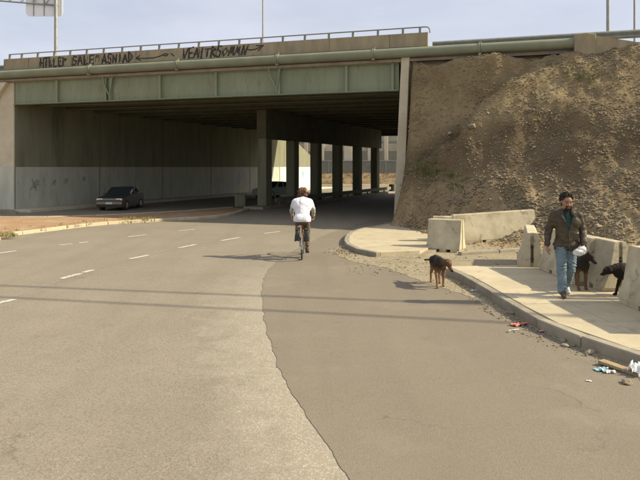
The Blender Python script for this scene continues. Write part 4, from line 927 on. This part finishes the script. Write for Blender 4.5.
jk = [((0, .0, .86), (0, 0, 1.18), .178, .178, ((0, 1, 0), .80)), ((-.07, .0, .84), (.07, .0, .84), .150, .150, ((0, 1, 0), .9)), ((-.09, 0, 1.22), (.09, 0, 1.22), .150, .150, ((0, 1, 0), .88)), ((0, .01, 1.26), (0, .015, 1.375), .13, .085), ((-.145, 0, 1.325), (.145, 0, 1.325), .082, .082), ((-.05, .02, 1.37), (-.16, .0, 1.335), .085, .078), ((.05, .02, 1.37), (.16, .0, 1.335), .085, .078)]
for a in 'LR':
    s_, e, w = [np.array(J[x + a]) for x in ('s', 'e', 'w')]
    jk += [(s_, e, .078, .066), (e, w + (e - w) * .12, .066, .055), (w + (e - w) * .16, w + (e - w) * .04, .058, .055)]
def jk_post(bm):
    for v in bm.verts:
        c = v.co; arm = abs(c.x) > .185
        f = .006 * math.sin(c.z * 62 + 5 * noise.noise(Vector((c.x * 6, c.y * 6, c.z * 4)))) * (1 if arm and 1.0 < c.z < 1.22 or c.z < .95 else .25)
        f += .012 * noise.noise(Vector((c.x * 7, c.y * 7, c.z * 4))) - .010 * abs(noise.noise(Vector((c.x * 13 + 3, c.y * 13, c.z * 10))))
        if .80 < c.z < .83 and abs(c.x) < .22: f -= .008
        v.co = c + v.normal * f
def jkeep(c):
    if c.y < -.04 and abs(c.x) < .17:
        if c.z > 1.08 and abs(c.x - .005) < (c.z - 1.08) * .24 + .004: return False
        if c.z < .80 and abs(c.x) < .012 + (.80 - c.z) * .3: return False
    if c.z < .755 and abs(c.x) < .22: return False
    if c.z > 1.435: return False
    return True
fuse('jacket', jk, .011, M['jacket'], man, 2, keep=jkeep, post=jk_post)
for sx_ in (-1, 1):
    fuse('collar', [((sx_ * .055, -.045, 1.415), (sx_ * .105, -.125, 1.33), .020, .026, ((0, 1, 0), .6)), ((sx_ * .105, -.125, 1.33), (sx_ * .05, -.155, 1.24), .024, .010, ((0, 1, 0), .6)), ((sx_ * .06, -.04, 1.42), (sx_ * .05, .06, 1.44), .020, .020)], .008, M['jacket'], man, 2)
    m_ = MB(); m_.box((sx_ * .115, -.165, 1.0), (.045, .006, .055), ((1, 0, 0), (0, 1, 0), (0, 0, 1))); m_.build('pocket_flap', M['jacket'], man, bevel=.004)
M['zip'] = mat('dark_zip', (0.12, 0.10, 0.07), rough=.5)
m_ = MB(); m_.tube([(.006, -.158, 1.10), (.008, -.160, .95), (.006, -.150, .80)], .006, 6); m_.build('zip', M['zip'], man)
jn = []
for a in 'LR':
    h, k, an = [np.array(J[x + a], float) for x in ('h', 'k', 'a')]
    jn += [(h + (0, 0, .01), k, .108, .078), (k, k + (an - k) * .5, .078, .073), (k + (an - k) * .5, an + (0, 0, -.015), .072, .068)]
jn += [((-.05, .01, .88), (.05, .01, .88), .115, .115)]
def jn_post(bm):
    for v in bm.verts:
        c = v.co; z = c.z; amp = .010 * (math.exp(-((z - .47) / .09) ** 2) + 1.2 * math.exp(-((z - .13) / .07) ** 2) + .5 * math.exp(-((z - .78) / .07) ** 2)) + .002
        v.co = c + v.normal * amp * math.sin(z * 95 + 9 * noise.noise(c * 7))
fuse('jeans', jn, .011, M['jeans'], man, 2, keep=lambda c: c.z > .045, post=jn_post)
shoe(J['aL'], J['tL'], M['shoe'], man, .05); shoe(J['aR'], J['tR'], M['whiteshoe'], man, .05)
# what he carries
bm = bmesh.new(); bmesh.ops.create_icosphere(bm, subdivisions=4, radius=1)
for v in bm.verts:
    c = v.co.copy(); k = 1 + .22 * noise.noise(c * 1.7) + .12 * abs(noise.noise(c * 4.5)); v.co = Vector((c.x * .105 * k, c.y * .07 * k, c.z * .068 * k + c.x * .03))
me = bpy.data.meshes.new('white_bag'); bm.to_mesh(me); bm.free(); me.materials.append(M['paper'])
bag = bpy.data.objects.new('white_bag', me); COL.objects.link(bag); bag.location = man.location + Vector((.13, -.26, .775)); tag(bag, "crumpled white paper bag held in the walking man's hand", 'bag')

# ---- the bicycle
M['tyre'] = mat('tyre_rubber', (0.05, 0.045, 0.04), rough=.9); M['bikeframe'] = mat('dull_red_frame', (0.20, 0.09, 0.06), rough=.4, spec=.5); M['chrome'] = mat('scratched_chrome', (0.5, 0.48, 0.43), rough=.35, metal=.9); M['reflector'] = mat('orange_reflector', (0.65, 0.20, 0.06), rough=.3)
bl_ = G(302, 260); bike = thing('bicycle', 'bicycle ridden away from the camera towards the underpass by the person in white', 'bicycle', (bl_[0], bl_[1], 0.006), R(0))
def wheel(y):
    m_ = MB(); n = 40; k = 8; V = []
    for i in range(n):
        a = 2 * math.pi * i / n
        for j in range(k): b = 2 * math.pi * j / k; rr = .318 + .019 * math.cos(b); V.append((.019 * math.sin(b), y + rr * math.cos(a), .337 + rr * math.sin(a)))
    m_.add(V, [(i * k + j, i * k + (j + 1) % k, ((i + 1) % n) * k + (j + 1) % k, ((i + 1) % n) * k + j) for i in range(n) for j in range(k)]); w_ = m_.build('wheel', M['tyre'], bike, smooth=180)
    m_ = MB(); V = []
    for i in range(n):
        a = 2 * math.pi * i / n
        for (dx, rr) in ((-.011, .300), (.011, .300), (.011, .286), (-.011, .286)): V.append((dx, y + rr * math.cos(a), .337 + rr * math.sin(a)))
    m_.add(V, [(i * 4 + j, i * 4 + (j + 1) % 4, ((i + 1) % n) * 4 + (j + 1) % 4, ((i + 1) % n) * 4 + j) for i in range(n) for j in range(4)]); m_.build('rim', M['chrome'], w_)
    m_ = MB()
    for i in range(20):
        a = 2 * math.pi * i / 20; m_.tube([((-1) ** i * .02, y, .337), (0, y + .29 * math.cos(a), .337 + .29 * math.sin(a))], .0016, 4)
    m_.build('spokes', M['chrome'], w_); m_ = MB(); m_.tube([(-.05, y, .337), (.05, y, .337)], .02, 10); m_.build('hub', M['chrome'], w_)
wheel(.0 + .02); wheel(1.04)
bbp = (0, .44, .29); m_ = MB()
for a, b, r in (((0, .24, .80), bbp, .015), (bbp, (0, .86, .66), .017), ((0, .26, .74), (0, .84, .80), .015), ((0, .86, .62), (0, .83, .88), .018), ((0, .24, .90), (0, .26, .74), .012)): m_.tube([a, b], r, 8)
for sd in (-1, 1):
    m_.tube([(sd * .012, .27, .73), (sd * .055, .03, .337)], .008, 6); m_.tube([(sd * .02, .43, .29), (sd * .055, .03, .337)], .009, 6); m_.tube([(sd * .02, .86, .62), (sd * .05, .93, .5), (sd * .05, 1.04, .337)], .010, 6)
m_.build('frame', M['bikeframe'], bike, smooth=60)
fuse('saddle', [((0, .12, .92), (0, .25, .925), .065, .045, ((0, 0, 1), .45)), ((0, .22, .925), (0, .38, .92), .04, .018, ((0, 0, 1), .6))], .008, M['darkcloth'], bike, 2)
m_ = MB(); m_.tube([(-.29, .74, .98), (-.24, .80, .99), (-.08, .84, .96), (.08, .84, .96), (.24, .80, .99), (.29, .74, .98)], .012, 8); m_.tube([(0, .83, .88), (0, .84, .96)], .013, 8); m_.build('handlebar', M['chrome'], bike, smooth=60)
m_ = MB(); m_.tube([(-.06, .44, .29), (.06, .44, .29)], .02, 8); m_.tube([(.065, .44, .29), (.075, .42, .125)], .010, 6); m_.tube([(-.065, .44, .29), (-.075, .46, .455)], .010, 6); m_.tube([(.045, .44, .29), (.055, .44, .29)], .085, 18); m_.build('crank', M['chrome'], bike)
for sd, z, y in ((1, .125, .42), (-1, .455, .46)): m_ = MB(); m_.box((sd * .125, y, z), (.045, .035, .011)); m_.build('pedal', M['darkcloth'], bike)
m_ = MB(); 
for k in range(9): a = R(60 + k * 14); b = R(60 + (k + 1) * 14); m_.tube([(0, .02 + .355 * math.cos(a), .337 + .355 * math.sin(a)), (0, .02 + .355 * math.cos(b), .337 + .355 * math.sin(b))], .016, 6)
m_.build('mudguard', M['chrome'], bike); m_ = MB(); m_.tube([(0, -.20, .60), (0, -.215, .60)], .028, 12); m_.build('reflector', M['reflector'], bike)
# ---- the cyclist
cy = thing('person', 'cyclist in a white top with grey sleeves and brown trousers, seen from behind', 'person', (bl_[0], bl_[1], 0.006), 0)
J = dict(hL=(-.085, .20, 1.00), hR=(.085, .20, 1.00), kL=(-.12, .60, .86), kR=(.12, .54, .60), aL=(-.125, .40, .55), aR=(.125, .36, .225), tL=(-.13, .50, .485), tR=(.13, .47, .155),
         chest=(0, .33, 1.31), neck=(0, .42, 1.49), head=(0, .48, 1.57), sL=(-.195, .37, 1.42), sR=(.195, .37, 1.42), eL=(-.275, .52, 1.20), eR=(.275, .52, 1.20), wL=(-.275, .72, 1.035), wR=(.275, .72, 1.035))
hp, hq = head_prims((0, .50, 1.625), (0.02, 1, -.12), 1.0)
bo = fuse('body', body_prims(J) + hp + hand_prims(J['wL'], (.1, .6, -.5), (0, -.3, -1), (1, 0, 0), 1.1) + hand_prims(J['wR'], (-.1, .6, -.5), (0, -.3, -1), (-1, 0, 0), 1.1), .009, M['skin'], cy, 2)
paint_attr(bo, lambda v: SKIN)
fuse('hair', [(hq(0, -.04, .04), hq(0, .02, .055), .103, .088), (hq(-.05, -.06, -.03), hq(.05, -.06, -.03), .06, .06), (hq(-.08, -.01, .02), hq(-.078, -.02, -.03), .035, .03), (hq(.08, -.01, .02), hq(.078, -.02, -.03), .035, .03)], .009, M['brownhair'], cy, 1, keep=lambda c: c.y < hq(0, .075, 0)[1], disp=.05, dsc=26)
def tee_post(bm):
    for v in bm.verts:
        c = v.co; v.co = c + v.normal * (.008 * noise.noise(Vector((c.x * 6, c.y * 6, c.z * 9))) + .004 * math.sin((c.z + c.x * .6) * 40 + 6 * noise.noise(c * 5)))
fuse('top', [((0, .20, 1.0), (0, .33, 1.28), .18, .195, ((0, 1, 0), .85)), ((-.08, .33, 1.30), (.08, .33, 1.30), .165, .165, ((0, 1, 0), .95)), ((-.15, .36, 1.405), (.15, .36, 1.405), .088, .088), ((0, .34, 1.36), (0, .40, 1.47), .16, .085), ((-.05, .39, 1.46), (-.18, .37, 1.42), .075, .08), ((.05, .39, 1.46), (.18, .37, 1.42), .075, .08), ((-.07, .17, .99), (.07, .17, .99), .155, .155), ((-.19, .37, 1.41), (-.235, .45, 1.30), .082, .073), ((.19, .37, 1.41), (.235, .45, 1.30), .082, .073)], .011, M['tee'], cy, 14, keep=lambda c: c.z > .93, post=None)
for a in 'LR':
    s_, e, w = [np.array(J[x + a]) for x in ('s', 'e', 'w')]; fuse('sleeve', [(s_ + (e - s_) * .3, e, .066, .058), (e, w + (e - w) * .1, .06, .046)], .010, M['sleeve'], cy, 2, post=tee_post)
pr_ = [((-.06, .17, .97), (.06, .17, .97), .125, .125)]
for a in 'LR':
    h, k, an = [np.array(J[x + a], float) for x in ('h', 'k', 'a')]; pr_ += [(h, k, .105, .078)]
fuse('trousers', pr_ + [(np.array(J['kR']), np.array(J['aR']) + (0, 0, .10), .075, .058), (np.array(J['kL']), np.array(J['aL']) + (0, 0, .07), .075, .058)], .011, M['trouser'], cy, 2, post=jn_post)
shoe(J['aL'], J['tL'], M['darkcloth'], cy, .05); shoe(J['aR'], J['tR'], M['shoe'], cy, .05)
# panniers either side of the rear wheel
for sd, lb_ in ((-1, 'dark saddlebag hanging left of the rear wheel of the bicycle'), (1, 'dark saddlebag hanging right of the rear wheel of the bicycle')):
    bm = bmesh.new(); bmesh.ops.create_cube(bm, size=1); bmesh.ops.subdivide_edges(bm, edges=bm.edges, cuts=5, use_grid_fill=True)
    for v in bm.verts:
        c = v.co.copy(); rr = max(abs(c.x), abs(c.y), abs(c.z)); l = c.length; c2 = c * (1 - .25 * (l - rr)); v.co = Vector((c2.x * (.12 - .05 * c.z) + .02 * noise.noise(c * 3), c2.y * .27, c2.z * .26 + .03 * noise.noise(c * 4)))
    me = bpy.data.meshes.new('saddlebag'); bm.to_mesh(me); bm.free(); me.materials.append(M['darkcloth']); me.polygons.foreach_set('use_smooth', [True] * len(me.polygons))
    o = bpy.data.objects.new('saddlebag', me); COL.objects.link(o); o.location = (bl_[0] + sd * .115, bl_[1] + .05, .60); tag(o, lb_, 'bag', 'saddlebags on the bicycle')
    m_ = MB(); m_.box((0, 0, .155), (.045, .13, .012)); f_ = m_.build('flap', M['darkcloth'], o)

# ---- dogs
def dog(label, loc, rz, tone, head=(0, -.40, .56), hdir=(0, -1, -.3), neck=(0, -.27, .52), tail=((0, .33, .50), (0, .45, .42), (0, .52, .30)), bulk=1.0, s=1.0, ears='up', step=0.06, snout=.115):
    t = thing('dog', label, 'dog', loc, rz); b = bulk
    pr = [((0, -.20, .455), (0, .0, .46), .115 * b, .105 * b, ((1, 0, 0), .80)), ((0, 0, .46), (0, .22, .485), .100 * b, .082 * b, ((1, 0, 0), .85)), ((0, .20, .48), (0, .27, .475), .088 * b, .078 * b, ((1, 0, 0), .95)), ((0, -.20, .43), (0, -.22, .40), .095 * b, .07 * b, ((1, 0, 0), .8)),
          ((0, -.22, .49), neck, .095 * b, .072 * b, ((1, 0, 0), .85)), (neck, head, .068 * b, .056 * b)]
    for k, (x, st) in enumerate(((-.075, step), (.075, -step))):     # front legs
        pr += [((x * .8, -.20, .44), (x, -.17 - st * .2, .30), .062 * b, .038), ((x, -.17 - st * .2, .30), (x, -.19 - st * .8, .145), .036, .026), ((x, -.19 - st * .8, .145), (x, -.20 - st, .045), .025, .023), ((x, -.20 - st, .028), (x, -.245 - st, .022), .026, .022)]
    for k, (x, st) in enumerate(((-.07, -step), (.07, step))):      # hind legs: knee forward, hock back
        pr += [((x * .8, .24, .46), (x, .17 - st * .3, .31), .078 * b, .045), ((x, .17 - st * .3, .31), (x, .30 - st * .6, .19), .043, .028), ((x, .30 - st * .6, .19), (x, .275 - st, .05), .025, .022), ((x, .275 - st, .028), (x, .235 - st, .022), .025, .021)]
    tl = [np.array(p) for p in tail]; pr += [(tl[i], tl[i + 1], .028 - .006 * i, .022 - .006 * i) for i in range(len(tl) - 1)]
    h = np.array(head, float); f = np.array(hdir, float); f /= np.linalg.norm(f); u = np.array((0, 0, 1.0)); u -= f * (u @ f); u /= np.linalg.norm(u); r = np.cross(f, u)
    def q(x, y, z): return h + r * x + f * y + u * z
    pr += [(q(0, -.01, .01), q(0, .05, .01), .066, .056), (q(0, .06, -.005), q(0, .06 + snout, -.018), .044, .027, (u, .9)), (q(0, .05, -.03), q(0, .045 + snout, -.036), .026, .016), (q(0, .07 + snout, -.008), q(0, .075 + snout, -.008), .017, .015)]
    for sd in (-1, 1):
        if ears == 'up': pr += [(q(sd * .042, -.01, .05), q(sd * .058, -.005, .115), .027, .007, (f, .5))]
        else: pr += [(q(sd * .050, -.01, .045), q(sd * .082, .005, .01), .024, .018, (r, .5)), (q(sd * .082, .005, .01), q(sd * .078, .015, -.03), .018, .008, (r, .5))]
    o = fuse('body', pr, .0085, M['fur'], t, 3, disp=.0045, dsc=30)
    nose = q(0, .085 + snout, -.006)
    paint_attr(o, lambda c: tone(np.array(c), q, nose))
    for sd in (-1, 1): m_ = MB(); m_.add(*cone_pts(q(sd * .030, .068, .030), q(sd * .031, .069, .030), .009, .009, 8)); m_.build('eye', M['pupil'], t, smooth=180)
    m_ = MB(); m_.add(*cone_pts(nose, nose + f * .003, .015, .013, 10)); m_.build('nose', M['pupil'], t, smooth=180)
    t.scale = (s, s, s); return t
TAN = np.array((.25, .145, .07)); BLK = np.array((.026, .019, .013)); 
def mixc(a, b, k): k = min(1, max(0, k)); return a * (1 - k) + b * k
def tone_mix(c, q, nose):
    n_ = .05 * noise.noise(Vector(c * 9)); back = mixc(TAN * .5, np.array((.032, .026, .018)), (c[2] + n_ - .33) / .08)
    hd = mixc(back, TAN * .5, (-c[1] - .29) / .06); back = hd
    if c[2] < .34: back = mixc(back, TAN * .95, (.34 - c[2]) / .05)
    if np.linalg.norm(c - nose) < .035: back = BLK
    return back
def tone_shep(c, q, nose):
    n_ = .06 * noise.noise(Vector(c * 9)); k = (c[2] + n_ - .30) / .07; col = mixc(TAN * .62, BLK * 1.2, k)
    if np.linalg.norm(c - nose) < .10: col = BLK
    return col
def tone_black(c, q, nose): return BLK * .8
v = G(442, 288.5, 0); dog('brown dog with a dark back standing alone on the road with lowered head', (v[0] - .02, v[1] + .28, .008), R(1), tone_mix, head=(.10, -.37, .49), hdir=(.42, -.7, -.75), neck=(.02, -.27, .50), tail=((0, .30, .49), (-.05, .40, .44), (-.17, .50, .42)), ears='down', s=1.0, step=.08, bulk=.98)
v = G(582, 291, ZW); dog('dark shepherd dog with tan legs standing behind the walking man', (v[0] + .05, v[1] + .30, ZW), R(-2), tone_shep, head=(.09, -.31, .60), hdir=(.22, -.9, -.40), neck=(.01, -.25, .54), s=1.0, step=.03, bulk=1.12)
v = G(617, 293, ZW); dog('black dog stepping out from behind the nearest concrete barrier', (5.20, 10.38, ZW), R(-87), tone_black, head=(0, -.43, .47), hdir=(.05, -1, -.42), neck=(0, -.28, .50), ears='down', s=.92, step=.05, bulk=1.32, snout=.08)

# ------------------------------------------------------------------ cars under the bridge
M['glass'] = mat('car_glass', (0.035, 0.045, 0.045), rough=.08, spec=.6); M['lamp'] = mat('headlamp_glass', (0.85, 0.84, 0.78), rough=.25, spec=.8); M['amber'] = mat('amber_lens', (0.6, 0.25, 0.05), rough=.2); M['plate'] = mat('number_plate', (0.62, 0.58, 0.46), rough=.6)
M['carblack'] = mat('black_car_paint', (0.050, 0.052, 0.042), rough=.4, spec=.5); M['carsilver'] = mat('grey_green_car_paint', (0.50, 0.57, 0.50), rough=.28, spec=.5); M['bumper'] = mat('tan_bumper', (0.30, 0.20, 0.11), rough=.6); M['redlens'] = mat('red_lens', (.3, .02, .015), rough=.2)
def car(label, paint, loc, rz, bump_m, L_=3.95, W_=1.62, Hh=1.36):
    t = thing('car', label, 'car', loc, rz); t.scale = (.88, .88, .88)      # front faces -y
    # body: cross sections along the length, lower shell
    side = [(-1.97, .42), (-1.98, .60), (-1.93, .74), (-1.0, .86), (-.72, .90), (1.15, .93), (1.30, .94), (1.86, .90), (1.95, .72), (1.96, .42), (1.90, .24), (-1.92, .22)]
    m_ = MB(); n = len(side); V = []
    for x, k, dz_ in ((-.5, .93, .02), (-.485, .99, .0), (-.40, 1.0, .015), (.40, 1.0, .015), (.485, .99, .0), (.5, .93, .02)):
        for (y, z) in side: V.append((x * W_, y * (k if abs(y) > 1.5 else 1), z + (dz_ if z > .8 else 0) - (.03 if abs(x) > .49 and z > .8 else 0)))
    m_.add(V, [tuple(reversed(range(n))), tuple(range(5 * n, 6 * n))] + [(j * n + i, j * n + (i + 1) % n, (j + 1) * n + (i + 1) % n, (j + 1) * n + i) for j in range(5) for i in range(n)]); b = m_.build('body', paint, t, smooth=35)
    # greenhouse
    lo = [(-.74, .90), (1.32, .93)]; hi = [(-.08, Hh), (.86, Hh - .015)]; wl_, wh = W_ * .475, W_ * .38
    m_ = MB(); ym = (-.08 + .86) / 2
    V = [(-wl_, -.74, .89), (wl_, -.74, .89), (wl_, 1.32, .92), (-wl_, 1.32, .92), (-wh, -.08, Hh), (wh, -.08, Hh), (wh, .86, Hh - .015), (-wh, .86, Hh - .015), (0, -.06, Hh + .03), (0, .84, Hh + .015)]
    m_.add(V, [(0, 1, 5, 4), (1, 2, 6, 5), (2, 3, 7, 6), (3, 0, 4, 7), (4, 5, 8), (5, 6, 9, 8), (6, 7, 9), (7, 4, 8, 9)]); m_.build('roof', paint, t, bevel=.015, smooth=35)
    def pane(name, quad, ins=.86, o=.012):
        q_ = [Vector(V[i]) for i in quad]; c = sum(q_, Vector()) / 4; nrm = (q_[1] - q_[0]).cross(q_[3] - q_[0]).normalized(); nrm = nrm if nrm.dot(c - Vector((0, .3, .9))) > 0 else -nrm
        m2 = MB(); pts = [c + (p - c) * ins + nrm * o for p in q_]; m2.add(pts + [p - nrm * .02 for p in pts], [(0, 1, 2, 3), (0, 1, 5, 4), (1, 2, 6, 5), (2, 3, 7, 6), (3, 0, 4, 7)]); m2.build(name, M['glass'], t)
    pane('windscreen', (0, 1, 5, 4), .9); pane('rear_window', (2, 3, 7, 6), .88); pane('side_window', (1, 2, 6, 5), .86); pane('side_window', (3, 0, 4, 7), .86)
    for sd in (-1, 1):
        m_ = MB(); m_.box((sd * (W_ * .43), .30, 1.12), (.03, .035, .20), ((1, 0, 0), (0, 1, 0), (-sd * .3, 0, 1))); m_.build('pillar', paint, t)
        for y in (-1.22, 1.22):
            m_ = MB(); m_.tube([(sd * (W_ / 2 - .20), y, .30), (sd * (W_ / 2 + .006), y, .30)], .30, 24); w_ = m_.build('wheel', M['tyre'], t, smooth=40)
            m_ = MB(); m_.tube([(sd * (W_ / 2 + .007), y, .30), (sd * (W_ / 2 + .018), y, .30)], [.19, .16], 18); m_.build('hubcap', M['chrome'], w_)
        m_ = MB(); m_.box((sd * .58, -1.915, .655), (.185, .04, .085)); m_.build('headlight', M['lamp'], t, bevel=.012)
        m_ = MB(); m_.box((sd * .775, -1.89, .655), (.028, .04, .06)); m_.build('indicator', M['amber'], t, bevel=.008)
        m_ = MB(); m_.box((sd * .62, 1.90, .74), (.15, .03, .07)); m_.build('tail_light', M['redlens'], t, bevel=.01)
        m_ = MB(); m_.box((sd * (W_ / 2 + .05), -.55, .97), (.07, .04, .055)); m_.build('wing_mirror', paint, t, bevel=.015)
        m_ = MB(); m_.box((sd * (W_ / 2 + .006), .30, .80), (.004, .006, .03)); m_.box((sd * (W_ / 2 + .012), .10, .80), (.012, .07, .012)); m_.build('door_handle', M['chrome'], t)
    m_ = MB()
    for k in range(4): m_.box((0, -1.94, .60 + k * .036), (.38, .014, .011))
    m_.build('grille', M['chrome'], t); m_ = MB(); m_.box((0, -1.93, .455), (W_ * .485, .07, .085)); bb_ = m_.build('bumper', bump_m, t, bevel=.03)
    m_ = MB(); m_.box((0, 1.93, .455), (W_ * .485, .06, .085)); m_.build('bumper', bump_m, t, bevel=.03)
    m_ = MB(); m_.box((0, -2.006, .46), (.20, .006, .06)); m_.build('number_plate', M['plate'], t)
    return t
car('black car with pale headlights driving out of the dark left side of the underpass', M['carblack'], (-10.95, 34.3, 0.0), R(-3), M['bumper'])
car('grey green car half hidden behind the first underpass column', M['carsilver'], (-3.45, 47.0, 0.0), R(-38), M['carsilver'])
